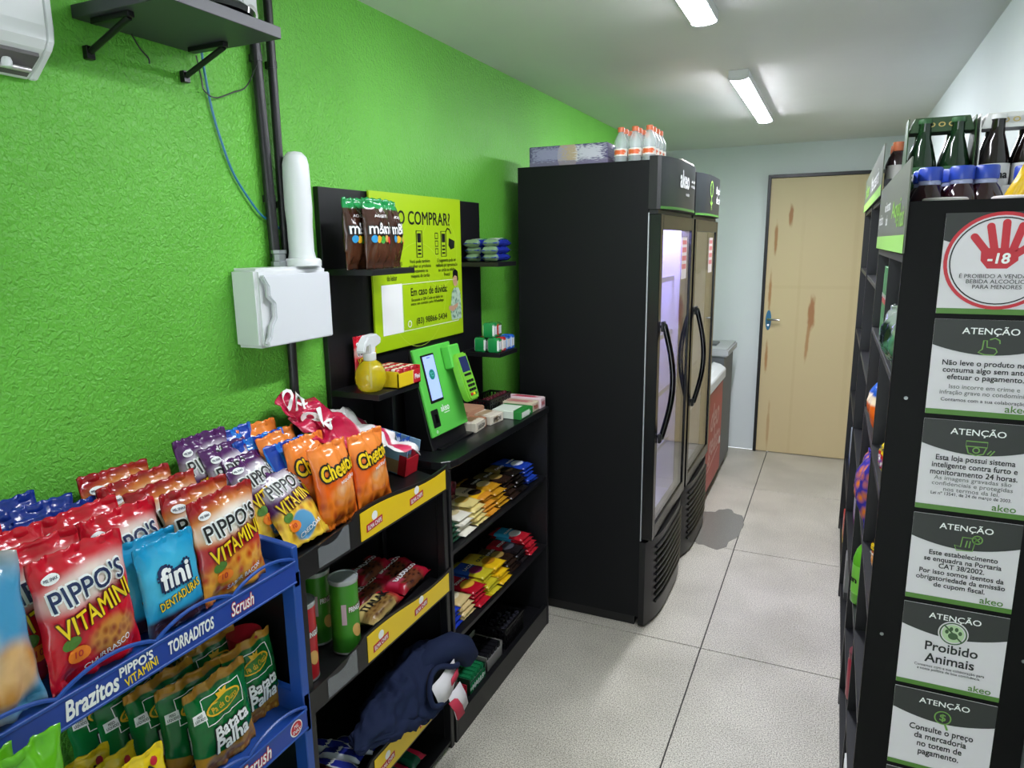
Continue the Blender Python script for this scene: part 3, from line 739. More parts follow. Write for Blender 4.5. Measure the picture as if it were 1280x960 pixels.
# ================================================================ SNACK RACKS
RB = mat('rack_blue', '#1f4a9c', .35)
RBD = mat('rack_blue_strip', '#20419a', .3)
T1 = lambda x: .948 + (-1.03 - x) * .18        # sloping top tier
t = thing('blue_snack_rack', 'blue plastic snack rack with printed front rails', 'rack', (-1.13, .70, 0))
for y in (.345, 1.02):
    for x0, x1 in ((-1.02, -.985), (-1.262, -1.24)):
        wl('post', MB().box(x0, x1, y, y + .022, 0, .93), RB, t, .002)
for y in (.348, 1.022):
    for z in (.945, .60, .25):
        wl('side_bar', MB().prism([(-1.262, z - .03), (-.985, z - .05), (-.985, z + .042), (-1.01, z + .045), (-1.262, z + .06)], y, y + .018, 'Y'), RB, t, .002)
for k, z in enumerate((.945, .60, .25)):
    sl = .18 if k == 0 else .05
    wl('tray', MB().prism([(-.992, z - .012), (-.992, z - .006), (-1.262, z - .006 + sl * .27), (-1.262, z - .012 + sl * .27)], .366, 1.022, 'Y'), RB, t)
    st = link('front_rail', MB().box(-.328, .328, -.007, 0, -.032, .014).mesh(.0015), RBD, t, (.145, -.006, z), R90)
    # looped upper edge of the rail
    pts = []
    for i in range(49):
        s = i / 48; pts.append((-.328 + .656 * s, -.004, .016 + .022 * abs(math.sin(s * PI * 4)) ** .8))
    link('looped_edge', MB().tube(pts, .0035, 6).mesh(0, True), RB, st)
    link('rail_lip', MB().box(-.328, .328, -.009, -.006, .010, .016).mesh(.001), RB, st)
    link('rail_lip', MB().box(-.328, .328, -.009, -.006, -.035, -.030).mesh(.001), RB, st)
    if k == 0:
        text(st, 'Brazitos', WHT, -.115, -.009, .085, .032, surf=-.007, bold=.03, shear=.15)
        text(st, "PIPPO'S", WHT, -.040, .001, .06, .017, surf=-.007, bold=.03)
        text(st, 'VITAMINI', YEL, -.033, -.018, .06, .016, surf=-.007, bold=.02, ang=.12)
        text(st, 'TORRADITOS', WHT, .066, -.008, .095, .024, surf=-.007, bold=.03, shear=.1)
        text2(st, 'Scrush', WHT, RED, .182, -.008, .055, .026, surf=-.007, shear=.2)
    elif k == 1:
        text2(st, 'Scrush', WHT, RED, .18, -.008, .075, .030, surf=-.007, shear=.2)
        text(st, 'TORRADITOS', WHT, .02, -.008, .115, .024, surf=-.007, bold=.03, shear=.1)
        fill(st, WHT, circ(.292, -.009, .018), 'logo', -.007)
        fill(st, RED, circ(.292, -.009, .0155), 'logo', -.007, .001)
        text(st, 'MIL\nSNAX', WHT, .292, -.009, .024, .020, surf=-.007, eps=.0014)

t = thing('black_snack_rack', 'black plastic snack rack with yellow front labels', 'rack', (-1.14, 1.38, 0))
for y, y2 in ((1.052, 1.092), (1.692, 1.712)):
    for x0, x1 in ((-1.045, -1.018), (-1.262, -1.245)):
        wl('post', MB().box(x0, x1, y, y2, 0, .915), BLKP, t, .002)
wl('side_panel', MB().box(-1.245, -1.045, 1.06, 1.07, 0, .90), BLKP, t)
wl('back_panel', MB().box(-1.266, -1.262, 1.055, 1.712, 0, .95), BLKP, t)
CLR = mat('label_holder', '#a4a6aa', .15, alpha=.28)
def wave(y): return .010 * math.sin((y - 1.20) * 11.5)
for k, z in enumerate((.93, .60, .24, .04)):
    sl = .18 if k == 0 else .05
    wl('tray', MB().prism([(-1.022, z - .022), (-1.022, z - .012), (-1.262, z - .012 + sl * .24), (-1.262, z - .022 + sl * .24)], 1.075, 1.692, 'Y'), BLKP, t)
    if k == 3: continue
    lo = [(1.058, z - .05), (1.712, z - .05)]
    up = [(1.712 - .654 * i / 30, z + .030 + wave(1.712 - .654 * i / 30) - (.012 if 1.712 - .654 * i / 30 < 1.26 else 0)) for i in range(31)]
    fr_ = wl('front_guard', MB().prism(lo + up, -1.018, -1.012, 'X'), BLKP, t)
    la = link('price_label', MB().prism([(-.205, -.043), (.205, -.043)] + [(.205 - .41 * i / 20, .021 + wave(1.49 + .205 - .41 * i / 20)) for i in range(21)], -.0015, 0, 'Y').mesh(), mat('label_yellow', '#ecc615', .3), t, (1.0 - 1.0 + .1285, 1.49 - 1.38, z), R90)
    for X in (-.15, .045):
        fill(la, RED, [(X - .034, -.028), (X + .034, -.022), (X + .034, -.002), (X - .034, -.008)], 'logo', -.0015)
        fill(la, WHT, circ(X + .002, .006, .012), 'logo', -.0015, .0004)
        text(la, 'ELMA CHIPS', WHT, X, -.015, .058, .012, ang=.09, surf=-.0015, eps=.0014, bold=.02)
    ho = link('label_holder', MB().prism([(-.055, -.042), (.055, -.042), (.055, .020), (.04, .022), (.01, .002), (-.02, .0), (-.045, .006), (-.055, .004)], -.0015, 0, 'Y').mesh(), CLR, t, (.1285, 1.185 - 1.38, z), R90)

# ---------------------------------------------------------------- snack bag designs
PL = dict(rough=.16, spec=.55, bump=(34, .6))
GOLD = mat('print_gold', '#e8b52a', .35)
def art_pippos(dark, flavour):
    def art(o, s, w, h):
        e = .0023
        text2(o, "PIPPO'S", dark, WHT, 0, h * .70, w * .78, h * .16, out=.07, surf=s, ang=.10, eps=e)
        text2(o, 'VITAMINI', YEL, mat('print_dark_red', '#6a1016', .4), .02 * w, h * .50, w * .80, h * .15, out=.05, surf=s, ang=.22, eps=e, shear=.1)
        fill(o, GRN, circ(-.28 * w, .33 * h, .09 * w, .05 * h, 16, .2), 'print_oval', s, e)
        fill(o, ORG, circ(-.22 * w, .22 * h, .11 * w, .065 * h, 16), 'print_oval', s, e)
        text(o, '10', RED, -.22 * w, .225 * h, .08 * w, surf=s, eps=e + .0006)
        text(o, flavour, WHT, .08 * w, .13 * h, w * .5, h * .05, surf=s, ang=.25, eps=e)
        fill(o, WHT, circ(-.32 * w, .84 * h, .09 * w, .04 * h, 16), 'print_oval', s, e)
        text(o, 'MIL SNAX', NAVY, -.32 * w, .84 * h, .14 * w, .025 * h, surf=s, eps=e + .0006)
    return art
def art_fini(o, s, w, h):
    text2(o, 'fini', WHT, NAVY, .02 * w, .58 * h, .5 * w, .24 * h, out=.11, surf=s, eps=.0023, bold=.03)
    text2(o, 'DENTADURAS', YEL, NAVY, .05 * w, .34 * h, .7 * w, .10 * h, out=.03, surf=s, ang=.18, eps=.0023)
def art_ruffles(o, s, w, h):
    text2(o, 'RUFFLES', RED, WHT, 0, .62 * h, .85 * w, .17 * h, out=.05, surf=s, ang=.08, eps=.0023, shear=.15)
def art_cheetos(o, s, w, h):
    text2(o, 'Cheetos', YEL, INK, 0, .70 * h, .82 * w, .19 * h, out=.09, surf=s, ang=.12, eps=.0023, bold=.03, shear=.1)
    text(o, 'REQUEIJÃO', WHT, .15 * w, .54 * h, .45 * w, .05 * h, surf=s, ang=.12, eps=.0023)
def art_batata(o, s, w, h):
    ribbon(o, WHT, [(-.30 * w, .58 * h), (.30 * w, .58 * h), (.30 * w, .86 * h), (-.30 * w, .86 * h)], .0016, 'print_frame', True, s, .0023)
    fill(o, GOLD, circ(0, .72 * h, .27 * w, .085 * h, 20, .12), 'print_oval', s, .0023)
    fill(o, mat('print_leaf', '#3f7a2a', .4), circ(0, .72 * h, .245 * w, .068 * h, 20, .12), 'print_oval', s, .0028)
    text(o, 'Pa da Ouro', GOLD, 0, .72 * h, .40 * w, .065 * h, surf=s, ang=.12, eps=.0036)
    fill(o, GOLD, [(-.07 * w, .79 * h), (.07 * w, .80 * h), (.10 * w, .85 * h), (.03 * w, .82 * h), (0, .86 * h), (-.03 * w, .82 * h), (-.09 * w, .845 * h)], 'print_crown', s, .0018)
    text2(o, 'Batata', WHT, INK, .05 * w, .46 * h, .56 * w, .15 * h, out=.05, surf=s, ang=.05, eps=.0023, bold=.03)
    text2(o, 'Palha', WHT, INK, .04 * w, .30 * h, .52 * w, .17 * h, out=.05, surf=s, ang=.05, eps=.0023, bold=.03)
    fill(o, WHT, rrect(-.36 * w, .70 * h, .16 * w, .10 * h), 'print_seal', s, .0023)
    text(o, 'PESO\nLÍQUIDO', INK, -.36 * w, .70 * h, .13 * w, .07 * h, surf=s, eps=.0031)
def art_strip(o, s, w, h):
    fill(o, WHT, rrect(.18 * w, .84 * h, .45 * w, .06 * h), 'print_seal', s, .0023)
    text(o, 'PESO LÍQUIDO', INK, .18 * w, .84 * h, .38 * w, .035 * h, surf=s, eps=.0031)
    fill(o, WHT, circ(-.25 * w, .74 * h, .14 * w, .05 * h, 16), 'print_oval', s, .0023)
    text(o, 'MIL SNAX', RED, -.25 * w, .74 * h, .2 * w, .03 * h, surf=s, eps=.0031)
def art_pipoca(o, s, w, h):
    text(o, 'PIPOCA', INK, .0, .80 * h, .6 * w, .085 * h, surf=s, ang=.05, eps=.0023, bold=.03)
    fill(o, RED, circ(.32 * w, .86 * h, .055 * w, .05 * h, 8), 'print_star', s, .0023)
def art_mms(o, s, w, h):
    text2(o, "m&m's", WHT, INK, 0, .58 * h, .84 * w, .17 * h, out=.06, surf=s, eps=.0018, bold=.015)
    text(o, 'AO LEITE', WHT, 0, .75 * h, .5 * w, .04 * h, surf=s, eps=.0014)
    for x, c in ((-.3, '#2f8fc4'), (-.16, '#d9a520'), (-.02, '#3f9a3a'), (.14, '#c8a04a'), (.28, '#c8262f')):
        fill(o, mat('candy' + c, c, .3), circ(x * w, .42 * h + .02 * h * math.sin(x * 20), .085 * w, .055 * h, 14), 'print_candy', s, .0012 + abs(x) * .001)

glow = lambda c, o=.9: ('ell', .52, .71, .46, .125, c, {'s': .45, 'o': o, 'a': .1})
DES = {
 'red': (pmat('bag_red', '#c8152b', [glow('#f1e4dc'), ('ell', .66, .26, .26, .13, '#8a3a1c', {'c2': '#c8843c', 'vs': 14, 's': .3}), ('rect', .5, .0, .6, .08, '#c8152b', {})], **PL), art_pippos(NAVY, 'CHURRASCO')),
 'darkred': (pmat('bag_dark_red', '#9c1820', [('ell', .5, .7, .62, .2, '#d98a3a', {'s': .35, 'a': .1}), glow('#f2ece4'), ('rect', .5, .40, .6, .16, '#b5222a', {'s': .3}), ('ell', .55, .18, .62, .22, '#c2461d', {'c2': '#e9a43a', 'vs': 9, 's': .25})], **PL), art_pippos(INK, 'SABOR BACON')),
 'purple': (pmat('bag_purple', '#53255f', [glow('#efe6ee'), ('ell', .5, .2, .8, .24, '#c8862a', {'c2': '#f0c63e', 'vs': 8, 's': .2}), ('ell', .48, .2, .22, .16, '#5c9ac4', {'s': .1})], **PL), art_pippos(INK, 'CHEDDAR')),
 'navy': (pmat('bag_navy', '#17318c', [('rect', .5, .5, .6, .12, '#4666c4', {'n': 4, 's': .5}), ('ell', .5, .25, .5, .2, '#c9cfe6', {'s': .5, 'o': .7})], **PL), art_strip),
 'cyan': (pmat('bag_cyan', '#1b95c9', [('ell', .5, .55, .5, .3, '#46b6de', {'s': .5}), ('rect', .5, .08, .6, .1, '#3a2430', {'s': .4})], **PL), art_fini),
 'ruffles': (pmat('bag_blue', '#2272cf', [('rect', .2, .5, .09, .9, '#1a3fa6', {'a': .18}), ('rect', .5, .5, .09, .9, '#1a3fa6', {'a': .1}), ('rect', .8, .5, .09, .9, '#1a3fa6', {'a': -.05}), ('ell', .6, .25, .45, .2, '#d8a23c', {'c2': '#e8c86a', 'vs': 6, 's': .2})], **PL), art_ruffles),
 'orange': (pmat('bag_orange', '#e8631a', [('ell', .5, .85, .6, .2, '#f08a3c', {'s': .6}), ('ell', .45, .2, .7, .2, '#b5471a', {'c2': '#ee7d25', 'vs': 7, 's': .3}), ('ell', .6, .40, .32, .13, '#f0b98a', {'c2': '#e98d3c', 'vs': 5, 's': .4})], **PL), art_cheetos),
 'batata': (pmat('bag_potato_sticks', '#c08a2c', [('ell', .5, .62, .75, .42, '#0f6a31', {'s': .02}), ('rect', .5, .97, .6, .07, '#b9822c', {'s': .1}), ('ell', .5, .02, .5, .12, '#d8a23c', {'c2': '#b06a1c', 'vs': 16, 's': .3})], **PL), art_batata),
 'pipoca': (pmat('bag_yellow', '#e9c81c', [('ell', .55, .45, .4, .25, '#b5202c', {'s': .05}), ('ell', .55, .42, .3, .17, '#f0e8e0', {'c2': '#7d3a8c', 'vs': 8, 's': .1})], **PL), art_pipoca),
 'lime': (pmat('bag_lime', '#5fae1c', [('rect', .5, .3, .3, .3, '#b8d87a', {'s': .3})], **PL), None),
 'beige': (pmat('bag_beige', '#b7a294', [('ell', .25, .85, .5, .25, '#7fb4cf', {'s': .2}), ('ell', .85, .45, .35, .5, '#4a98c4', {'s': .3}), ('ell', .7, .3, .3, .2, '#c98a3c', {'c2': '#e2b27a', 'vs': 5, 's': .3}), ('ell', .3, .5, .3, .25, '#c9bdb2', {'s': .5})], **PL), None),
 'brown': (pmat('bag_brown', '#3c2218', [('rect', .5, .94, .6, .09, '#1f8a48', {'s': .15}), ('ell', .5, .2, .5, .2, '#52301f', {'s': .5})], **PL), art_mms),
 'foil': (pmat('bag_foil', '#aeb8b2', [('rect', .5, .35, .6, .25, '#6fae8c', {'n': 5, 's': .3}), ('ell', .5, .6, .25, .18, '#22312c', {'s': .2})], rough=.18, metal=.6, bump=(26, .5)), None),
 'orangeblue': (pmat('bag_orange_blue', '#e2641c', [('rect', .5, .85, .6, .22, '#2a5fc0', {'s': .1}), ('rect', .5, .62, .6, .08, '#f0d8b8', {'s': .4})], **PL), None),
 'violetorange': (pmat('bag_violet_orange', '#4a3a9c', [('rect', .5, .5, 2, 2, '#e07a20', {'c2': '#3a3496', 'vs': 7})], **PL), None),
}
PROTO = {}
def put_bag(kind, name, cat, label, loc, w, h, tk, lean=.2, yaw=0.0, roll=0.0, seed=0, group=None, flat=False):
    key = (kind, w, h, tk, seed)
    m, art = DES[kind]
    if key not in PROTO:
        o = bag(name, m, w, h, tk, seed, art); PROTO[key] = o
    else:
        o = copy_tree(PROTO[key])
    o.location = loc; o.rotation_euler = (-lean, roll, PI / 2 + yaw)
    tag(o, label, cat, group)
    return o
random.seed(4)
def bag_row(kind, colour, front, rear, n, w, h, tk, lean, where, lean_r=None, seeds=(0, 1, 2)):
    for i in range(n):
        s = i / max(n - 1, 1)
        loc = [front[k] + (rear[k] - front[k]) * s for k in range(3)]
        ln = lean + ((lean_r if lean_r is not None else lean) - lean) * s
        if n == 1: lab = '%s, %s' % (colour, where)
        elif i == 0: lab = '%s, foremost of the row %s' % (colour, where)
        elif i == n - 1: lab = '%s, hindmost of the row %s' % (colour, where)
        else: lab = '%s, %s from front of row %s' % (colour, ORD[i], where)
        put_bag(kind, 'snack_bag', 'snack bag', lab, loc, w, h, tk, ln, random.uniform(-.1, .1) * (i > 0), random.uniform(-.06, .06) * (i > 0), seeds[i % len(seeds)], 'snack bags on the racks')
bag_row('red', 'red snack bag', (.613, -0, 0), (0, 0, 0), 0, .15, .2, .05, .12, '')
def XYZ(y, x, z): return (x, y, z)
bag_row('red', 'bright red snack bag', XYZ(.612, -1.005, .955), XYZ(.50, -1.19, .99), 5, .150, .205, .045, .10, 'nearest the beige bag', .30)
bag_row('red', 'bright red snack bag', XYZ(.735, -1.06, .965), XYZ(.70, -1.10, .975), 2, .145, .20, .04, .20, 'behind the light blue bag', .25)
bag_row('navy', 'dark blue snack bag', XYZ(.69, -1.14, .975), XYZ(.63, -1.21, .995), 3, .15, .195, .035, .28, 'leaning on the wall', .2, (3, 4))
bag_row('cyan', 'light blue candy bag', XYZ(.762, -1.008, .95), XYZ(.745, -1.03, .955), 2, .120, .16, .022, .12, 'above the blue rack rail', .16, (0, 1))
bag_row('darkred', 'dark red snack bag', XYZ(.897, -1.01, .950), XYZ(.835, -1.20, .99), 5, .155, .20, .045, .12, 'beside the light blue bag', .25)
bag_row('purple', 'purple snack bag', XYZ(1.142, -1.042, .945), XYZ(1.03, -1.19, 1.01), 4, .140, .20, .045, .60, 'behind the label holder', .20)
bag_row('ruffles', 'bright blue crisp bag', XYZ(1.215, -1.115, .955), XYZ(1.125, -1.20, .995), 3, .15, .20, .04, .22, 'between the purple and orange bags', .2, (5, 6))
bag_row('orange', 'orange crisp bag', XYZ(1.395, -1.045, .935), XYZ(1.395, -1.045, .935), 1, .14, .20, .05, .13, 'nearest the yellow label', None, (1,))
bag_row('orange', 'orange crisp bag', XYZ(1.265, -1.052, .935), XYZ(1.20, -1.20, .985), 4, .135, .205, .05, .14, 'right of the bright blue bags', .2, (2, 0))
put_bag('beige', 'snack_bag', 'snack bag', 'large beige and blue snack bag cut off by the left edge', (-1.005, .445, .955), .17, .235, .06, .08, 0, 0, 7)
# second tier
bag_row('batata', 'green and gold potato stick bag', XYZ(.852, -1.03, .598), XYZ(.745, -1.20, .612), 5, .150, .185, .04, .10, 'nearest the rail', .15, (0, 1))
bag_row('batata', 'green and gold potato stick bag', XYZ(.968, -1.062, .600), XYZ(.90, -1.20, .612), 3, .135, .185, .04, .10, 'beside the blue post', .15, (2, 1))
bag_row('pipoca', 'yellow popcorn bag', XYZ(.645, -1.015, .598), XYZ(.60, -1.09, .602), 3, .145, .145, .035, .12, 'on the blue rack', .2, (0, 3))
for i, y in enumerate((.86, .96)):
    put_bag('navy', 'snack_bag', 'snack bag', 'dark snack bag on the lowest blue tray, %s' % ('left one' if i == 0 else 'beside the post'), (-1.03, y, .248), .13, .17, .04, .12, 0, 0, 3)
tag(link('snack_can', MB().lathe([(.034, 0), (.036, .003), (.036, .16), (.037, .163), (.037, .17), (0, .17)], 20).mesh(0, True), mat('can_red', '#a81c28', .3), None, (-1.12, 1.0, .605)), 'dark red can behind the potato stick bags', 'can')
# a lime bag standing in a low crate in front of the blue rack
t = thing('black_crate', 'black plastic crate on the floor before the blue rack', 'crate', (-.90, .36, 0))
c = MB().box(-.06, .06, -.12, .12, .0, .015)
for z0, z1 in ((.04, .10), (.14, .20), (.24, .30), (.34, .40), (.44, .50), (.54, .60), (.66, .775)):
    c.box(-.066, -.06, -.126, .126, z0, z1).box(.06, .066, -.126, .126, z0, z1).box(-.06, .06, -.126, -.12, z0, z1).box(-.06, .06, .12, .126, z0, z1)
link('slatted_box', c.mesh(), BLKP, t)
for sx in (-.063, .063):
    for sy in (-.123, .123):
        link('corner_post', MB().box(sx - .006, sx + .006, sy - .006, sy + .006, 0, .775).mesh(.001), BLKP, t)
link('crate_deck', MB().box(-.06, .06, -.12, .12, .755, .767).mesh(), BLKP, t)
put_bag('lime', 'snack_bag', 'snack bag', 'lime green bag cut off by the bottom left corner', (-.89, .42, .768), .15, .205, .05, .05, .25, 0, 4)
put_bag('lime', 'snack_bag', 'snack bag', 'lime green bag behind another in the bottom left corner', (-.925, .385, .768), .14, .195, .04, .1, .1, 0, 2)

# crumpled shopping bag over the orange bags
PBAG = pmat('shopping_bag', '#eeeaea', [('rect', .25, .5, .27, .8, '#bf1c46', {'n': 3, 'na': .5, 's': .1}), ('rect', .85, .35, .06, .25, '#d63a62', {'s': .2})], .25, 'YZ', bump=(40, .5))
vs = []; fs = []; nu, nv = 34, 22
for j in range(nv + 1):
    for i in range(nu + 1):
        u, v = i / nu, j / nv
        y = 1.265 + .325 * u
        x = -1.238 + v * (.12 + .075 * u)
        top = 1.208 - .125 * u ** 1.5
        z = top - (.115 - .035 * u) * v ** 1.25
        q = Vector((u * 5, v * 4, 2.2))
        nv3 = lambda p: Vector([noise.noise(p + Vector((k * 9.7, k * 4.3, k * 6.1))) for k in range(3)])
        d = nv3(q) * .030 + nv3(q * 2.4) * .014
        vs.append((max(x + d.x, XL + .022), y + d.y, z + d.z + .02))
for j in range(nv):
    for i in range(nu):
        a = j * (nu + 1) + i; fs.append((a, a + 1, a + nu + 2, a + nu + 1))
me = MB().add(vs, fs).mesh(0, True); me.set_sharp_from_angle(angle=3)
pb = tag(link('shopping_bag', me, PBAG), 'crumpled white and pink plastic shopping bag behind the orange bags', 'plastic bag')
so_ = pb.modifiers.new('thickness', 'SOLIDIFY'); so_.thickness = .0012
def bag_pt(u, v):
    u = min(max(u, 0), .999) * nu; v = min(max(v, 0), .999) * nv; i, j = int(u), int(v); fu, fv = u - i, v - j
    g = lambda a, b: Vector(vs[b * (nu + 1) + a])
    return (g(i, j) * (1 - fu) + g(i + 1, j) * fu) * (1 - fv) + (g(i, j + 1) * (1 - fu) + g(i + 1, j + 1) * fu) * fv
me_ = text(pb, '%', WHT, 0, 0, .05, .05, bold=.02)
for v_ in me_.data.vertices:
    X, Z = v_.co.x, v_.co.z
    p = bag_pt(.24 + X / .30, .52 - Z / .13); v_.co = (p.x + .005, p.y, p.z + .008)
me_ = text(pb, 'OFF', WHT, 0, 0, .06, .03, bold=.02)
for v_ in me_.data.vertices:
    X, Z = v_.co.x, v_.co.z
    p = bag_pt(.17 + X / .30, .14 - Z / .13); v_.co = (p.x + .005, p.y, p.z + .008)
# ---------------------------------------------------------------- black rack: cans, biscuits, sweets, jacket
def tube_can(colour, label, loc, m, logo):
    t = thing('crisp_can', label, 'can', loc, (0, 0, PI / 2 - .35), 'cardboard crisp cans')
    link('sleeve', MB().lathe([(.0355, .004), (.0355, .190)], 28, cap=False).mesh(0, True), m, t)
    link('rim', MB().lathe([(.0345, 0), (.0362, .001), (.0362, .005), (.0355, .006)], 28).mesh(0, True), GREYM, t)
    link('lid', MB().lathe([(.0365, .187), (.0372, .189), (.0372, .198), (.0350, .1985), (.034, .195), (0, .195)], 28).mesh(0, True), mat('can_lid', '#b6bbbb', .25, .3), t)
    def s(X, Z): return -math.sqrt(max(.0355 ** 2 - X * X, 0))
    text2(t, 'PRINGLES', WHT, mat('can_ink_red', '#7d1a24', .4), .012, .122, .044, .014, out=.05, surf=s, bold=.03)
    fill(t, mat('chip_print', '#d9a860', .4), circ(.012, .06, .013, .02, 16, .4), 'print_chip', s, .0008)
    fill(t, mat('pink_print', '#c9a9b4', .4), rrect(-.020, .11, .010, .055), 'print_panel', s, .0008)
    return t
CG = pmat('can_green', '#3f8a24', [('rect', .5, .1, .6, .12, '#2c6a1c', {'s': .4})], .3)
tube_can('green', 'green crisp can with silver lid nearest the yellow label', (-1.068, 1.275, .592), CG, 0)
tube_can('green', 'green crisp can behind the nearer green can', (-1.155, 1.272, .597), CG, 0)
tube_can('red', 'red crisp can half hidden by the rack post', (-1.085, 1.135, .592), mat('can_red2', '#b02028', .3), 0)

FP = dict(rough=.25, spec=.5, bump=(30, .3))
def flat_pack(name, cat, m, w, l, tk, loc, label, yaw=0, seed=0, words=None, ink=WHT, group=None, tilt=0.0, wr=.6, nu=10, nv=14):
    """flow-wrapped pack lying flat, its top side up; w along the aisle, l towards the wall"""
    me, s = bag_mesh(w, l, tk, seed, .05, nu, nv, wr, True)
    key = (id(me), m.name)
    if key not in PROTO:
        me2 = me.copy(); me2.name = name; me2.materials.append(m); PROTO[key] = me2
    o = link(name, PROTO[key], None, None, loc, (-PI / 2 + tilt, 0, PI / 2 + yaw))
    if words: text(o, words, ink, 0, l * .55, w * .72, surf=s, eps=.0023, bold=.03)
    return tag(o, label, cat, group)
BIS = pmat('biscuit_red', '#a3142c', [('rect', .45, .5, .28, .7, '#3a1a14', {'c2': '#6a3a24', 'vs': 9, 'n': 5, 's': .2}), ('rect', .2, .6, .12, .25, '#d8476a', {'s': .3, 'o': .6})], **FP)
BISC = pmat('biscuit_cream', '#dcc37c', [('rect', .88, .5, .14, .7, '#b5202c', {'s': .05}), ('rect', .4, .25, .4, .22, '#5a3a1c', {'c2': '#8a6a3a', 'vs': 9, 's': .3})], **FP)
for i, (y, x, z, m, wd, ik, lb) in enumerate(((1.43, -1.045, .604, BISC, 'ITALAK', INK, 'cream biscuit pack in front of the red biscuit packs'),
        (1.475, -1.115, .610, BIS, 'BAUDUCCO', WHT, 'red biscuit pack just behind the cream pack'), (1.60, -1.06, .606, BIS, 'BAUDUCCO', WHT, 'red biscuit pack at the yellow label end of tray'),
        (1.615, -1.125, .612, BIS, 'BAUDUCCO', WHT, 'red biscuit pack lying on top of the others'), (1.54, -1.16, .640, BIS, 'BAUDUCCO', WHT, 'red biscuit pack at the back of the tray'))):
    flat_pack('biscuit_pack', 'biscuit pack', m, .165, .08, .042, (x, y, z + .016), lb, .08, i, wd, ik, 'biscuit packs on the black rack')
TRI = pmat('gum_silver', '#c9ccd6', [('rect', .5, .5, .3, .7, '#24308c', {'s': .05})], **FP)
for i, (y, x) in enumerate(((1.245, -1.045), (1.29, -1.055), (1.335, -1.045), (1.30, -1.10))):
    flat_pack('candy_pack', 'candy', TRI, .04, .12, .03, (x, y, .258), 'silver and blue candy pack on the low tray, %s from the left' % ORD[i], .2, i, 'Halls', WHT, 'silver candy packs', nu=8, nv=10)
for i, y in enumerate((1.10, 1.155, 1.20)):
    flat_pack('candy_pack', 'candy', pmat('choc_brown', '#3a2018', [('rect', .5, .85, .6, .18, '#c8481c', {'s': .05})], **FP), .05, .15, .03, (-1.04, y, .258), 'brown and orange chocolate pack on the low tray, %s from the left post' % ORD[i], 0, i, None, WHT, 'brown chocolate packs')
for i, y in enumerate((1.40, 1.47, 1.54)):
    flat_pack('candy_pack', 'candy', pmat('kit_green', '#17503c', [('rect', .8, .5, .2, .6, '#b0203c', {'s': .05})], **FP), .065, .15, .03, (-1.04, y, .062), 'green and red pack on the bottom tray, %s from the left' % ORD[i], 0, i, 'KISSES', WHT, 'packs on the bottom tray')
# jacket stuffed into the third tier
NAV = mat('navy_cloth', '#1b2440', .85, bump=(220, .3, .001), spec=.2)
t = thing('navy_jacket', 'navy jacket with white and red lining stuffed into the black rack', 'jacket', (-1.062, 1.495, .245))
vs = []; fs = []; nu, nv = 72, 60
for j in range(nv + 1):
    for i in range(nu + 1):
        a = 2 * PI * i / nu; v = j / nv
        r = math.sin(PI * min(max(v, .001), .999)) ** .5
        y = -.25 + .46 * v
        ca, sa = math.cos(a), math.sin(a)
        q = Vector((ca * 1.3, sa * 1.3, v * 2.6))
        ridge = lambda p: 1 - 2 * abs(noise.noise(p))
        d = .22 * noise.noise(q) + .13 * ridge(q * 1.9 + Vector((3, 1, 0))) + .05 * ridge(q * 4.2)
        X = .10 * (.55 + .5 * v) * r * (.9 + d) * ca + .02; Z = .075 + .03 * v + .085 * (.35 + .7 * v) * r * (.9 + d) * sa
        if X > .05: Z -= .07 * (X - .05) / .06 * (.4 + .6 * math.sin(PI * v))
        vs.append((X, y, max(Z, .002 if X < .1 else -.03)))
for j in range(nv):
    for i in range(nu):
        k = (i + 1) % nu; fs.append((j * nu + j + i, j * nu + j + i + 1, (j + 1) * (nu + 1) + i + 1, (j + 1) * (nu + 1) + i))
bm_ = bmesh.new()
tmp = MB().add(vs, fs).mesh(); bm_.from_mesh(tmp); bmesh.ops.remove_doubles(bm_, verts=bm_.verts, dist=.0004); bm_.normal_update()
for v_ in bm_.verts:
    p = v_.co; q = Vector((p.x * 9 + p.y * 6, p.y * 13 - p.z * 8, p.z * 11 + p.x * 5))
    v_.co = p + v_.normal * (.020 * (.5 - abs(noise.noise(q)) * 2) + .010 * (.5 - abs(noise.noise(q * 2.3)) * 2))
bm_.to_mesh(tmp); bm_.free(); bd = tmp
for p in bd.polygons: p.use_smooth = True
link('body', bd, NAV, t)
sl_ = MB().tube([(.02, .06, .11), (.05, .12, .14), (.075, .17, .145), (.09, .205, .125), (.094, .225, .09), (.09, .22, .06)], [.04, .048, .045, .04, .036, .02], 16).mesh(0, True)
link('sleeve', sl_, NAV, t)
ri = [(.108 + .012 * math.sin(2 * a), .06 + .072 * math.cos(a), .095 + .058 * math.sin(a) + .012 * math.cos(3 * a)) for a in [2 * PI * k / 30 for k in range(31)]]
link('hood_hem', MB().tube(ri, .008, 10).mesh(0, True), NAV, t)
link('hood_inside', MB().add([(p[0] - .012, p[1], p[2]) for p in ri[:-1]], [tuple(range(30))]).mesh(), mat('hood_shade', '#0c0d14', .9), t)  # flat dark disc, its colour paints the shade inside the hood
def patch(pts, m, name):
    b = MB(); n = len(pts[0]); v = []; f = []
    pts = [[(x, y, z - .03) for x, y, z in row] for row in pts]
    for j, row in enumerate(pts): v += row
    for j in range(len(pts) - 1):
        for i in range(n - 1): f.append((j * n + i, j * n + i + 1, (j + 1) * n + i + 1, (j + 1) * n + i))
    me = b.add(v, f).mesh(0, True); me.set_sharp_from_angle(angle=3)
    o = link(name, me, m, t); md = o.modifiers.new('thickness', 'SOLIDIFY'); md.thickness = .002; return o
LW = mat('lining_white', '#d9d4d8', .7, bump=(60, .4)); LR = mat('lining_red', '#b82a44', .7, bump=(60, .4))
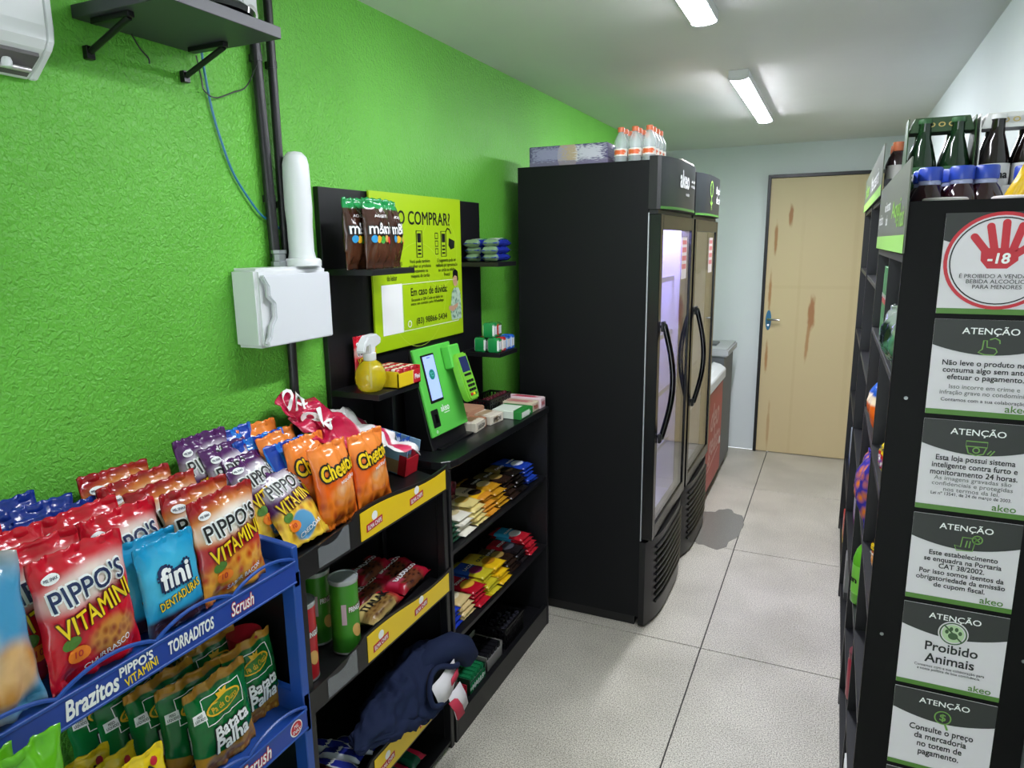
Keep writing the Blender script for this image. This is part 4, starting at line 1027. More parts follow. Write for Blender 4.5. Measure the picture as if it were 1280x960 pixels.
patch([[(.104, -.005, .155), (.112, .03, .165), (.11, .07, .168), (.112, .115, .175)], [(.118, .0, .12), (.124, .035, .125), (.122, .07, .13), (.12, .11, .145)], [(.118, .015, .085), (.128, .04, .09), (.128, .07, .095), (.124, .10, .12)]], LW, 'lining')
patch([[(.125, .05, .095), (.13, .085, .10), (.13, .115, .105)], [(.138, .06, .05), (.142, .095, .055), (.14, .13, .06)], [(.138, .075, .005), (.142, .105, .01), (.142, .14, .02)]], LW, 'lining_flap')
patch([[(.129, .048, .075), (.137, .07, .08), (.138, .085, .07)], [(.142, .062, .04), (.146, .085, .045), (.145, .10, .04)], [(.142, .075, .004), (.146, .095, .008), (.145, .112, .006)]], LR, 'lining_stripe')
patch([[(.124, .075, .135), (.124, .10, .145), (.122, .118, .15)], [(.128, .07, .118), (.13, .095, .125), (.128, .112, .13)]], LR, 'lining_stripe')
# ================================================================ GOODS IN AND ON THE BLACK COUNTER
def choc(name, base, band, c3=None, c4=None):
    L = [('rect', .5, .62, .6, .22, band, {'s': .06})]
    if c3: L.append(('ell', .5, .35, .38, .14, c3, {'s': .1}))
    if c4: L.append(('rect', .5, .08, .6, .09, c4, {'s': .05}))
    return pmat('choc_' + name, base, L, **FP)
CH = {
 'green and white': (choc('gw', '#163f2c', '#e6e4de', '#2a5a3a'), 'MEIO', WHT), 'white and blue': (choc('wb', '#e6e0d0', '#2a4aa8', '#c9b98a'), 'LAKA', WHT),
 'cream': (choc('cr', '#e3cf84', '#ecdfae', '#c9a24a'), 'GALAK', INK), 'yellow': (choc('ye', '#e9b41e', '#efd9b4', '#3a2a20', '#d8902a'), 'CHOKITO', INK),
 'golden brown': (choc('gb', '#c28a1e', '#3a2418', '#d8c08a'), 'TALENTO', WHT), 'dark brown': (choc('db', '#2b1c14', '#6a5a3a', '#a88a4a'), 'SUFLAIR', WHT),
 'black and gold': (choc('bg', '#17130f', '#8a7440', '#3a3020'), 'CACAU', WHT), 'deep blue': (choc('bl', '#1d3fa8', '#2a58c8', '#dfe6f4'), 'PRESTÍGIO', WHT),
 'bright blue': (choc('bb', '#1436b4', '#dfe6f4', '#1b46c8'), 'OURO', NAVY), 'cream and orange': (choc('co', '#e0c48a', '#d8502a', '#f0e2c0'), 'HERSHEYS', WHT),
 'red': (choc('rd', '#b81428', '#c8203a', '#e8b23a'), 'SONHO', WHT), 'blue and yellow': (choc('by', '#d0c02a', '#2a56b4', '#8a2a5a'), 'LACTA', WHT),
 'bright yellow': (choc('yy', '#efc01a', '#f2d44a', '#b87a1a'), 'OURO', INK), 'red and black': (choc('rb', '#1f1a1c', '#b01a2a', '#5a5a62'), 'KITKAT', WHT),
 'red and cyan': (choc('rc', '#c01f2e', '#3aa2d0', '#e0e0e0'), 'CRUNCH', WHT),
}
def stacks(z, y0, cols, where):
    random.seed(int(z * 1000))
    for i, (k, n) in enumerate(cols):
        m, wd, ik = CH[k]
        for j in range(n):
            top = j == n - 1
            place = 'top one' if top else 'lowest one' if j == 0 else '%s from bottom' % ORD[j]
            flat_pack('chocolate_bar', 'chocolate', m, .086, .155, .017, (-1.032 - .006 * j + random.uniform(-.008, .008), y0 + i * .0885 + random.uniform(-.006, .006), z + .009 + j * .0145),
                      '%s chocolate bar, %s of its stack on the %s counter shelf' % (k, place, where), random.uniform(-.06, .06), (i + j) % 3, wd if top else None, ik, 'chocolate bars on the %s counter shelf' % where, 0, .5, 8, 10)
stacks(.667, 1.79, (('green and white', 4), ('white and blue', 4), ('cream', 5), ('yellow', 5), ('golden brown', 5), ('dark brown', 5), ('black and gold', 5), ('deep blue', 5)), 'upper')
stacks(.367, 1.79, (('bright blue', 4), ('cream and orange', 4), ('red', 4), ('blue and yellow', 5), ('bright yellow', 5), ('dark brown', 4), ('red and black', 4), ('red and cyan', 5)), 'lower')
MAR = pmat('maroon_pack', '#5a1020', [('rect', .5, .5, .3, .5, '#8a2030', {'n': 6, 's': .3})], **FP)
for i in range(5):
    o = bag('chocolate_pack', MAR, .075, .13, .018, i % 2)
    o.location = (-1.205 + .008 * i, 1.79 + i * .040, .669); o.rotation_euler = (-.25, .25, PI / 2 - .6)
    tag(o, 'maroon pack leaning at the back of upper counter shelf, %s from the rack' % ORD[i], 'chocolate', 'maroon packs')
def display_box(name, label, x0, x1, y0, y1, z, h, mbox, mpack, nx, ny, words, group, packcat='candy', hp=None, packname='candy_pack', plabel=None):
    t = thing(name, label, 'display box', ((x0 + x1) / 2, (y0 + y1) / 2, z))
    b = MB().box(x0, x1, y0, y1, z, z + .003).box(x0, x0 + .003, y0, y1, z, z + h * 1.25).box(x1 - .003, x1, y0, y1, z, z + h * .7)
    b.box(x0, x1, y0, y0 + .003, z, z + h).box(x0, x1, y1 - .003, y1, z, z + h)
    wl('tray', b, mbox, t)
    dx = (x1 - x0 - .008) / nx; dy = (y1 - y0 - .008) / ny; proto = None
    for i in range(nx):
        for j in range(ny):
            if proto is None:
                proto = link(packname, MB().box(-dx / 2 + .001, dx / 2 - .001, -dy / 2 + .001, dy / 2 - .001, 0, hp or h * .95).mesh(.003, True, 2), mpack); o = proto
            else: o = link(packname, proto.data)
            o.location = (x0 + .004 + dx * (i + .5), y0 + .004 + dy * (j + .5), z + .0035)
            rr = 'front row' if i == nx - 1 else 'back row' if i == 0 else 'middle row' if nx == 3 else '%s row from the wall' % ORD[i]
            tag(o, '%s, %s, %s from the left' % (plabel, rr, ORD[j]), packcat, group)
    if words:
        f = link('front_print', MB().box(-(y1 - y0) / 2 + .004, (y1 - y0) / 2 - .004, -.0006, 0, .002, h * .66).mesh(), mpack, t, (x1 - (x0 + x1) / 2, 0, 0), R90)
        text(f, words, WHT, 0, h * .36, (y1 - y0) * .7, h * .35, surf=-.0006, bold=.03)
    return t
GB = mat('box_grey_card', '#8d8a86', .6)
display_box('candy_display', 'display box of red sweets on the counter floor shelf', -1.16, -1.045, 1.745, 1.85, .0675, .055, mat('box_red_card', '#a81c34', .5), pmat('roll_red', '#b8283c', [('rect', .5, .5, .6, .2, '#d87a88', {'s': .1})], **FP), 2, 4, 'HALLS', 'red sweet rolls', plabel='red sweet roll in its display box')
display_box('candy_display', 'display box of green sweets on the counter floor shelf', -1.16, -1.045, 1.87, 1.99, .0675, .06, mat('box_green_card', '#143a2a', .5), pmat('roll_green', '#1d7a4a', [('rect', .5, .5, .6, .15, '#a8d8b8', {'s': .1})], **FP), 2, 5, 'HALLS', 'green sweet rolls', plabel='green sweet roll in its display box')
display_box('candy_display', 'display box of black sweets with grey card sides', -1.17, -1.05, 2.01, 2.14, .0675, .06, GB, pmat('roll_black', '#1c1c20', [('rect', .5, .5, .6, .15, '#c9c9cc', {'s': .1})], **FP), 2, 5, None, 'black sweet rolls', plabel='black sweet roll in its grey box')
def basket(label, x0, x1, y0, y1, z, h, m, group, fillm, plabel, n=(3, 6)):
    t = thing('plastic_basket', label, 'basket', ((x0 + x1) / 2, (y0 + y1) / 2, z))
    b = MB().box(x0 + .006, x1 - .006, y0 + .006, y1 - .006, z, z + .003)
    b.box(x0 - .002, x1 + .002, y0 - .002, y0 + .004, z + h - .008, z + h).box(x0 - .002, x1 + .002, y1 - .004, y1 + .002, z + h - .008, z + h).box(x0 - .002, x0 + .004, y0, y1, z + h - .008, z + h).box(x1 - .004, x1 + .002, y0, y1, z + h - .008, z + h)
    for k in range(13):
        yy = y0 + .004 + (y1 - y0 - .008) * k / 12
        b.box(x1 - .003, x1, yy - .003, yy + .003, z, z + h).box(x0, x0 + .003, yy - .003, yy + .003, z, z + h)
    for k in range(7):
        xx = x0 + .004 + (x1 - x0 - .008) * k / 6
        b.box(xx - .003, xx + .003, y0, y0 + .003, z, z + h).box(xx - .003, xx + .003, y1 - .003, y1, z, z + h)
    for zz in (.35, .7):
        b.box(x1 - .002, x1 - .001, y0, y1, z + h * zz - .003, z + h * zz + .003).box(x0, x1, y0 + .001, y0 + .002, z + h * zz - .003, z + h * zz + .003)
    wl('cage', b, m, t)
    pm = None; k = 0
    for i in range(n[0]):
        for j in range(n[1]):
            if pm is None: pm = MB().lathe([(0, -.011), (.009, -.009), (.012, 0), (.009, .009), (0, .011)], 10).mesh(0, True)
            o = link('wrapped_sweet', pm, fillm)
            o.location = (x0 + .02 + (x1 - x0 - .04) * i / max(n[0] - 1, 1), y0 + .02 + (y1 - y0 - .04) * j / (n[1] - 1), z + h * .55 + .012 * ((i * 7 + j * 3) % 3))
            tag(o, plabel, 'sweet', group); k += 1
basket('black basket of dark sweets on the counter floor shelf', -1.17, -1.05, 2.17, 2.34, .0675, .085, BLKP, 'dark sweets in the low basket', mat('sweet_dark', '#2c2c34', .25), 'dark wrapped sweet in the low black basket')
basket('black basket of chocolates on top of the counter', -1.25, -1.155, 2.285, 2.47, .9575, .062, BLKP, 'maroon sweets in the counter basket', mat('sweet_maroon', '#57202c', .25), 'maroon wrapped sweet in the basket on the counter')

# boxes on the counter top
BISB = pmat('blue_carton', '#8fb4d0', [('rect', .5, .25, .6, .2, '#b08a64', {'s': .02}), ('rect', .93, .3, .09, .34, '#c01c2c', {'s': .02})], .45, 'XZ')
t = thing('snack_carton', 'light blue open carton of wafer packs beside the kiosk', 'carton', (-1.182, 1.652, .9485), (0, .178, 0))
b = MB().box(-.08, .08, -.034, .034, 0, .003).box(-.08, .08, -.034, -.031, 0, .085).box(-.08, .08, .031, .034, 0, .10).box(-.08, -.077, -.034, .034, 0, .095).box(.077, .08, -.034, .034, 0, .055)
link('box', b.mesh(), BISB, t)
link('flap', MB().add([(-.08, -.034, .078), (.05, -.034, .078), (.04, -.042, .125), (-.055, -.042, .130)], [(0, 1, 2, 3)]).mesh(), mat('flap_blue', '#9cc0d8', .5), t)
text(t, 'BIS', mat('ink_dark_blue', '#14203c', .4), -.045, .055, .05, .028, surf=-.034, bold=.05, shear=.2)
for i in range(4):
    o = bag('wafer_pack', pmat('wafer_blue', '#1d4aa0', [('rect', .5, .5, .3, .4, '#c9d6ea', {'n': 6, 's': .2})], **FP), .06, .10, .016, 8 + i % 2, None, nu=10, nv=12)
    o.location = (-1.232 + .032 * i, 1.652, .9625 - .0058 * i); o.rotation_euler = (.178, 0, PI / 2)
    tag(o, 'blue wafer pack in the light blue carton, %s from the wall' % ORD[i], 'wafer pack', 'blue wafer packs')
def flatbox(label, x, y, z, sx, sy, sz, m, yaw=0.0, words=None, ink=WHT, lid=True):
    t = thing('candy_box', label, 'candy box', (x, y, z), (0, 0, yaw))
    link('carton', MB().box(-sx / 2, sx / 2, -sy / 2, sy / 2, 0, sz).mesh(.0015), m, t)
    if lid: link('flap', MB().box(-sx / 2 + .004, sx / 2 - .004, -sy / 2 + .004, sy / 2 - .004, sz, sz + .002).mesh(), m, t)
    if words:
        f = link('front_print', MB().box(-sy * .4, sy * .4, -.0006, 0, sz * .15, sz * .85).mesh(), m, t, (sx / 2, 0, 0), R90)
        text(f, words, ink, 0, sz / 2, sy * .6, sz * .45, surf=-.0006, bold=.02)
    return t
flatbox('cream carton of sweets lying beside the kiosk', -1.15, 2.10, .9575, .10, .10, .034, pmat('cb1', '#d9cfbe', [('rect', .6, .5, .2, .4, '#8a6a4a', {'n': 8, 's': .2}), ('rect', .5, .9, .6, .12, '#b07a5a', {})], .5, 'XY'), .1, 'DELÍCIA', INK)
flatbox('brown open carton behind the cream carton', -1.21, 2.19, .9575, .09, .13, .05, mat('kraft_card', '#b5876a', .7), 0)
flatbox('cream and tan sweet box next to the green box', -1.135, 2.215, .9575, .09, .09, .032, pmat('cb3', '#e0d6c6', [('rect', .4, .5, .2, .6, '#a89070', {'n': 5, 's': .3})], .5, 'XY'), -.1, 'CAPPUCCINO', INK)
flatbox('green and white sweet box at the counter edge', -1.085, 2.335, .9575, .12, .115, .03, pmat('cb2', '#e4ece0', [('rect', .95, .5, .2, .6, '#2a8a3c', {}), ('rect', .5, .95, .6, .12, '#2a8a3c', {})], .45, 'XY'), 0, 'MENTA', WHT)
flatbox('tan sweet box behind the green box', -1.10, 2.432, .9575, .14, .07, .034, pmat('cb4', '#d8c8b0', [('rect', .5, .5, .35, .3, '#c87a7a', {'n': 6, 's': .3})], .5, 'XY'), 0, 'TRUFA', RED)
flatbox('pink and white sweet box at the far counter end', -1.10, 2.495, .9575, .15, .05, .04, pmat('cb5', '#e6cdd2', [('rect', .5, .5, .35, .35, '#c83a5a', {'n': 7, 's': .2})], .45, 'XY'), 0, 'MORANGO', RED)

# ---------------------------------------------------------------- backboard shelves
for i, (x, y, yaw, sd, lb) in enumerate(((-1.165, 1.538, .05, 0, 'brown candy bag with green top nearest the white tube'), (-1.13, 1.580, .0, 1, 'brown candy bag with green top at the shelf front'), (-1.155, 1.692, .35, 2, 'brown candy bag turned sideways at the shelf end'))):
    put_bag('brown', 'candy_bag', 'candy bag', lb, (x, y, 1.539), .115, .185, .045, .02, yaw, 0, sd, 'brown candy bags')
WAF = pmat('wafer_navy', '#1b2a8c', [('rect', .40, .5, .17, .26, '#c3ccc8', {'s': .05}), ('rect', .1, .5, .07, .5, '#8fae4a', {'s': .2, 'o': .6})], **FP)
for i, (z, dy) in enumerate(((0, 0), (.026, -.004), (.052, .006))):
    flat_pack('biscuit_pack', 'biscuit pack', WAF, .145, .06, .03, (-1.115, 2.342 + dy, 1.537 + .016 + z), 'dark blue biscuit pack on the right backboard shelf, %s' % ['bottom one', 'middle one', 'top one'][i], .05, i + 1, 'WAFER', WHT, 'dark blue biscuit packs')
    flat_pack('biscuit_pack', 'biscuit pack', WAF, .14, .06, .03, (-1.185, 2.342 - dy, 1.537 + .016 + z), 'dark blue biscuit pack behind others on the right backboard shelf, %s' % ['bottom', 'middle', 'top'][i], .0, i, None, WHT, 'dark blue biscuit packs')
GUM = {'green': ('#1f8a4a', '#e0e6e0'), 'red': ('#b8202c', '#e6dcd4'), 'blue': ('#1f5ab0', '#a8c4e0'), 'bright blue': ('#2a6ad0', '#c0d4ee'), 'red and green': ('#3a7a3a', '#c83a2a')}
def gum(k, y, x, z, lb):
    t = thing('gum_pack', lb, 'gum pack', (x, y, z), R90, 'gum packs on the low right shelf')
    c1, c2 = GUM[k]
    m = pmat('gum_' + k, c1, [('rect', .2, .5, .14, .35, c2, {'n': 8, 's': .2}), ('ell', .62, .5, .22, .3, c2, {'n': 9, 's': .4, 'o': .55})], **FP)
    link('wrapper', MB().prism([(-.017, 0), (.017, 0), (.0185, .01), (.0185, .045), (.016, .054), (-.016, .054), (-.0185, .045), (-.0185, .01)], -.022, .022).mesh(.004, True, 2), m, t)
    link('end_fold', MB().prism([(-.012, .012), (.012, .012), (.012, .042), (-.012, .042)], -.0235, -.022).mesh(.001), mat('gum_fold', '#d8d8dc', .35), t)
    for s in (-.008, .008): link('seam', MB().box(s - .001, s + .001, -.0242, -.0235, .014, .040).mesh(), GREYM, t)
for i, k in enumerate(('green', 'red', 'blue', 'bright blue')):
    gum(k, 2.282 + i * .038, -1.13, 1.2065, '%s gum pack in front on the low right backboard shelf' % k)
    gum(k, 2.282 + i * .038, -1.185, 1.2065, '%s gum pack behind on the low right backboard shelf' % k)
for i, k in enumerate(('green', 'red and green')):
    gum(k, 2.286 + i * .039, -1.15, 1.261, '%s gum pack stacked on top of the gum packs' % k)
# spray bottle
t = thing('spray_bottle', 'round yellow spray bottle with white trigger head', 'spray bottle', (-1.150, 1.545, 1.2035), (0, 0, PI / 2 + .2))
liq = mat('yellow_liquid', '#d8c21c', .1, alpha=.55, spec=.6)
link('flask', MB().lathe([(.022, 0), (.034, .008), (.042, .025), (.044, .042), (.040, .062), (.030, .078), (.017, .088), (.014, .095), (0, .095)], 24).mesh(0, True), liq, t)
link('dip_tube', MB().tube([(0, 0, .01), (0, 0, .09)], .003, 8).mesh(0, True), WHITE, t)
link('collar', MB().lathe([(.017, .088), (.018, .09), (.018, .108), (.012, .112), (0, .112)], 20).mesh(0, True), WHITE, t)
link('head', MB().prism([(-.016, .108), (.014, .108), (.016, .122), (.052, .128), (.054, .146), (.03, .158), (-.022, .158), (-.05, .140), (-.058, .118), (-.05, .112), (-.038, .130), (-.018, .132)][::-1], -.012, .012).mesh(.003, True, 2), WHITE, t, (0, 0, 0), (0, 0, 0))
link('nozzle', MB().tube([(.05, 0, .137), (.064, 0, .137)], .007, 12).mesh(0, True), mat('nozzle_grey', '#c9ccc4', .4), t)
link('trigger', MB().tube([(.03, 0, .13), (.036, 0, .112), (.034, 0, .095)], [.005, .005, .004], 8).mesh(0, True), mat('trigger_yellow', '#e8c81c', .4), t)
t = thing('sweet_carton', 'yellow open carton of sweets with red end', 'carton', (-1.15, 1.655, 1.2035))
b = MB().box(-.055, .055, -.058, .058, 0, .003).box(-.055, -.052, -.058, .058, 0, .052).box(.052, .055, -.058, .058, 0, .042).box(-.055, .055, -.058, -.055, 0, .048).box(-.055, .055, .055, .058, 0, .052)
link('tray', b.mesh(), pmat('yellow_carton', '#e3c21c', [('rect', .5, .86, .6, .2, '#c8202c', {'s': .02}), ('ell', .5, .68, .5, .08, '#f2e6a0', {'n': 7, 's': .3})], .4, 'XY'), t)
f = link('front_print', MB().box(.02, .056, -.0006, 0, .004, .038).mesh(), RED, t, (.055, 0, 0), R90)
text(f, 'Fini', WHT, .038, .022, .026, .014, surf=-.0006, bold=.03)
for i in range(3):
    for j in range(3):
        o = link('candy_pack', MB().box(-.015, .015, -.016, .016, 0, .05).mesh(.004, True), pmat('sweet_stripe', '#a8202c', [('rect', .5, .5, .2, .6, '#e8dcc8', {'s': .1})], **FP), None, (-1.15 - .034 + .034 * i, 1.655 - .036 + .036 * j, 1.207))
        tag(o, 'striped red sweet pack in the yellow carton, %s row, %s along' % (['back', 'middle', 'front'][i], ORD[j]), 'candy', 'striped sweet packs')
put_bag('red', 'candy_bag', 'candy bag', 'small red candy bag hanging behind the spray bottle head', (-1.24, 1.625, 1.2045), .06, .14, .02, .02, 0, 0, 9)

# ================================================================ RIGHT-HAND SHELVING
X0, X1 = .112, .402
SHA = (.05, .28, .53, .79, 1.06, 1.315, 1.555)
t = thing('shelving_unit', 'tall black shelving unit whose end panel carries the notices', 'shelving', (.26, 1.98, 0), group='black shelving units')
wl('end_panel', MB().box(X0, X1, 1.50, 1.518, 0, 1.668), mat('black_wood_panel', '#0a090a', .5, spec=.14, bump=(40, .25), var=.08, vs=14), t, .001)
wl('end_panel', MB().box(X0 + .004, X1, 2.436, 2.452, 0, 1.60), BLK, t, .001)
wl('divider', MB().box(X0 + .006, X1 - .012, 1.97, 1.984, .05, 1.555), BLK, t, .001)
wl('back_panel', MB().box(X1 - .008, X1, 1.518, 2.436, 0, 1.60), BLK, t)
for z in SHA: wl('shelf', MB().box(X0 + .004, X1 - .008, 1.518, 2.436, z, z + .016), BLK, t, .001)
for z in (.85, 1.35, .40):
    for x in (.14, .382):
        wl('screw', MB().tube([(x, 1.4975, z - .05), (x, 1.4995, z - .05)], .0035, 10), GREYM, t)
SHB = (.05, .40, .78, 1.12, 1.44, 1.72)
for (ya, yb, lb) in ((2.46, 3.28, 'black shelving unit in the middle of the right-hand row'), (3.288, 4.12, 'black shelving unit farthest along the right wall')):
    t = thing('shelving_unit', lb, 'shelving', (.26, (ya + yb) / 2, 0), group='black shelving units')
    for y in (ya, yb - .016): wl('end_panel', MB().box(X0 + .004, X1, y, y + .016, 0, 1.78), BLK, t, .001)
    wl('back_panel', MB().box(X1 - .008, X1, ya + .016, yb - .016, 0, 1.78), BLK, t)
    for z in SHB: wl('shelf', MB().box(X0 + .008, X1 - .008, ya + .016, yb - .016, z, z + .016), BLK, t, .001)
RM90 = (0, 0, -PI / 2)
def header(label, y0, y1, z0, z1, lines):
    L = (y1 - y0) / 2; h = z1 - z0
    o = link('shelf_header', MB().box(-L, L, -.003, 0, 0, h).mesh(.0008), mat('header_olive', '#5c6055', .45), None, (X0 - .0005, (y0 + y1) / 2, z0), RM90)
    tag(o, label, 'header sign', 'shelf headers')
    fill(o, mat('header_lime', '#8fc65a', .45), [(-L, 0), (L, 0), (L, .034), (-L, .034)], 'green_stripe', -.003)
    for (s, x, z, w, hh, m) in lines: text(o, s, m, x, z, w, hh, surf=-.003)
header('grey and green shelf header above the nearest right-hand unit', 1.475, 2.45, 1.574, 1.745, (('Aqui', .22, .085, .26, .05, LGRN), ('você encontra\ntudo', -.08, .09, .22, .06, WHT), ('é mais', .36, .07, .18, .04, LGRN), ('prático', -.34, .075, .2, .04, WHT)))
header('grey and green shelf header farther along the right-hand row', 2.50, 4.10, 1.735, 1.89, (('Mercearia', .3, .08, .6, .06, WHT), ('akeo', -.4, .085, .4, .06, LGRN)))

# notices on the end panel
SW, SHH = .178, .1805
PAP = mat('sign_paper', '#dcd5dc', .5, spec=.3)
def sign(k, label, lines, icon):
    top = 1.645 - .1905 * k
    o = link('notice_sign', MB().box(-SW / 2, SW / 2, -.002, 0, 0, SHH).mesh(.0004), PAP, None, (.263, 1.4998, top - SHH), (0, 0, 0))
    tag(o, label, 'notice', 'notices on the end panel')
    S = -.002; n = 16
    arc = [(-SW / 2 + SW * i / n, SHH * .735 - .017 * math.sin(PI * i / n) ** .9) for i in range(n + 1)]
    fill(o, CHAR, [(SW / 2, SHH), (-SW / 2, SHH)] + arc, 'header_band', S)
    fill(o, GRN, [(-SW / 2, 0), (SW / 2, 0), (SW / 2, .010), (-SW / 2, .010)], 'green_stripe', S)
    if k:
        text(o, 'ATENÇÃO', WHT, 0, .160, .088, .0175, surf=S, eps=.0014, bold=.012)
        text(o, 'akeo', GRN, .055, .0185, .038, .013, surf=S, bold=.01)
        for (s, z, w, h, m, b) in lines: text(o, s, m, 0, z, w, h, surf=S, bold=b)
    icon(o, S)
    return o
def ic_hand18(o, S):
    for r, m, wd, e in ((.083, RED, .006, .0012), (.076, INK, .0022, .0014)): ribbon(o, m, circ(.0, .095, r, None, 48), wd, 'ring', True, S, e)
    fill(o, PAP, circ(0, .095, .080, None, 48), 'disc', S, .0009)
    fill(o, RED, [(-.030, .118), (-.029, .096), (-.018, .082), (.012, .082), (.027, .096), (.026, .118)], 'hand_palm', S, .0013)
    for (x0, z0, x1, z1) in ((-.022, .112, -.042, .138), (-.010, .115, -.019, .156), (.005, .115, .004, .162), (.017, .113, .028, .156), (.02, .105, .055, .132)):
        d = Vector((x1 - x0, z1 - z0)).normalized(); nn = Vector((-d.y, d.x)) * .0062; a = Vector((x0, z0)); b = Vector((x1, z1))
        arc = [tuple(b + nn * math.cos(PI * i / 8) + d * .0062 * math.sin(PI * i / 8)) for i in range(9)]
        fill(o, RED, [tuple(a - nn)] + arc[::-1] + [tuple(a + nn)], 'hand_finger', S, .0016)
    text(o, '-18', WHT, -.002, .100, .034, .019, surf=S, eps=.0022, bold=.03, shear=.1)
    text(o, 'É PROIBIDO A VENDA DE\nBEBIDA ALCOÓLICA\nPARA MENORES', INK, 0, .060, .118, .028, surf=S, eps=.0018, bold=.003)
IG = mat('sign_icon_green', '#6f9a4a', .45)
def ic_line(*ps):
    def f(o, S):
        for p, c in ps: ribbon(o, IG, p, .0022, 'icon', c, S, .0016)
    return f
ic_point = ic_line(([(-.016, .121), (-.010, .127), (-.009, .143), (-.004, .143), (-.003, .131), (.010, .129), (.013, .123), (.009, .117), (-.006, .117)], True), ([(.0, .145), (.008, .148), (.015, .144), (.016, .138)], False))
ic_cam = ic_line((rrect(0, .138, .034, .010), True), ([(-.016, .133), (-.012, .120), (0, .116), (.012, .120), (.016, .133)], False), (circ(0, .126, .005), True), ([(.018, .120), (.024, .128)], False), ([(.022, .117), (.029, .128)], False))
ic_doc = ic_line(([(-.012, .114), (-.016, .124), (-.006, .122), (-.004, .142), (.018, .142), (.014, .116)], True), ([(.002, .122), (.004, .136)], False), ([(.008, .122), (.009, .136)], False), (circ(.020, .140, .008), True), ([(.016, .136), (.024, .144)], False), ([(.016, .144), (.024, .136)], False))
def ic_paw(o, S):
    fill(o, PAP, circ(0, .128, .026, None, 32), 'disc', S, .0012)
    ribbon(o, mat('sign_dark_green', '#3c5a36', .45), circ(0, .128, .0225, None, 32), .0025, 'icon', True, S, .0018)
    fill(o, mat('sign_pale_green', '#b7cfa4', .45), circ(0, .128, .019, None, 32), 'disc', S, .0015)
    D = MC['sign_dark_green']
    fill(o, D, circ(0, .123, .0085, .0075, 16), 'icon', S, .002)
    for x, z in ((-.011, .131), (-.004, .138), (.005, .138), (.0115, .131)): fill(o, D, circ(x, z, .0032, .0045, 12), 'icon', S, .002)
    ribbon(o, MC['sign_dark_green'], [(-.015, .143), (.015, .113)], .003, 'icon', False, S, .0022)
def ic_coin(o, S):
    ribbon(o, IG, circ(0, .130, .014, None, 28), .0024, 'icon', True, S, .0016)
    text(o, '$', IG, 0, .130, .011, .018, surf=S, eps=.0018, bold=.02)
    ribbon(o, IG, [(.005, .117), (.010, .104)], .004, 'icon', False, S, .0018)
B, T_ = .02, .004
sign(0, 'notice with red hand and -18, topmost on the end panel', (), ic_hand18)
sign(1, 'notice with pointing hand about paying first, second from the top', (('Não leve o produto nem\nconsuma algo sem antes\nefetuar o pagamento.', .085, .140, .040, INK, B), ('Isso incorre em crime e\ninfração grave no condomínio', .048, .138, .022, GRY, T_), ('Contamos com a sua colaboração', .029, .132, .008, INK, .004)), ic_point)
sign(2, 'notice with camera icon about monitoring, third from the top', (('Esta loja possui sistema\ninteligente contra furto e\nmonitoramento 24 horas.', .092, .140, .040, INK, B), ('As imagens gravadas são\nconfidenciais e protegidas\nnos termos da lei.', .055, .130, .030, GRY, T_), ('Lei nº 13541, de 24 de março de 2003.', .034, .130, .008, INK, .004)), ic_cam)
sign(3, 'notice with crossed document icon about receipts, fourth from the top', (('Este estabelecimento\nse enquadra na Portaria\nCAT 38/2002.\nPor isso somos isentos da\nobrigatoriedade da emissão\nde cupom fiscal.', .068, .148, .080, INK, B),), ic_doc)
sign(4, 'notice with crossed paw icon forbidding animals, fifth from the top', (('Proibido\nAnimais', .080, .090, .046, INK, .02), ('Contamos com a sua colaboração para\na nossa política de boa convivência.', .044, .120, .015, INK, .002)), ic_paw)
sign(5, 'notice with dollar sign icon about prices, sixth from the top', (('Consulte o preço\nda mercadoria\nno totem de\npagamento.', .068, .112, .072, INK, B),), ic_coin)
sign(6, 'lowest notice on the end panel, cut off by the picture bottom', (), ic_line((circ(0, .130, .012), True)))

# ---------------------------------------------------------------- on top of the nearest unit (top shelf at 1.571)
TZ = 1.5715
JU = mat('grape_juice', '#2a0f16', .08, spec=.6)
def juice():
    t = thing('juice_bottle', '', 'bottle')
    link('body', MB().lathe([(.028, 0), (.031, .004), (.031, .05), (.033, .07), (.0335, .085), (.031, .105), (.024, .122), (.017, .132), (.0165, .14), (0, .14)], 24).mesh(0, True), JU, t)
    link('cap', MB().lathe([(.0205, .138), (.021, .140), (.021, .160), (.019, .163), (0, .163)], 24).mesh(0, True), mat('blue_cap', '#2742a6', .35), t)
    link('neck_ring', MB().lathe([(.0185, .130), (.0195, .133), (.0185, .138)], 24, cap=False).mesh(0, True), mat('clear_neck', '#9fa6c8', .2), t)
    return t
jb = juice(); k = 0
for (x, y, lb) in ((.153, 1.605, 'front row, nearest the aisle'), (.198, 1.662, 'second row, nearest the aisle'), (.245, 1.610, 'front row, beside the yellow packet'), (.150, 1.672, 'half hidden behind the aisle bottle'), (.252, 1.680, 'back row, beside the yellow packet'), (.318, 1.66, 'cut off by the right edge'), (.205, 1.603, 'front row, middle')):
    o = jb if k == 0 else copy_tree(jb); k += 1
    o.location = (x, y, TZ); tag(o, 'dark juice bottle with blue cap, ' + lb, 'bottle', 'dark juice bottles')
def tub(x, y, z, lb):
    t = thing('food_tub', lb, 'tub', (x, y, z), group='red tubs')
    link('tub', MB().lathe([(.030, 0), (.034, .09), (0, .09)], 28).mesh(0, True), mat('tub_red', '#a32236', .35), t)
    link('lid', MB().lathe([(.036, .090), (.0375, .092), (.0375, .101), (.035, .103), (.032, .101), (0, .101)], 28).mesh(0, True), mat('tub_lid', '#e6dcdc', .35), t)
tub(.176, 1.556, TZ, 'red tub with white rim behind the panel edge, left one')
tub(.286, 1.556, TZ, 'red tub with white rim behind the panel edge, right one')
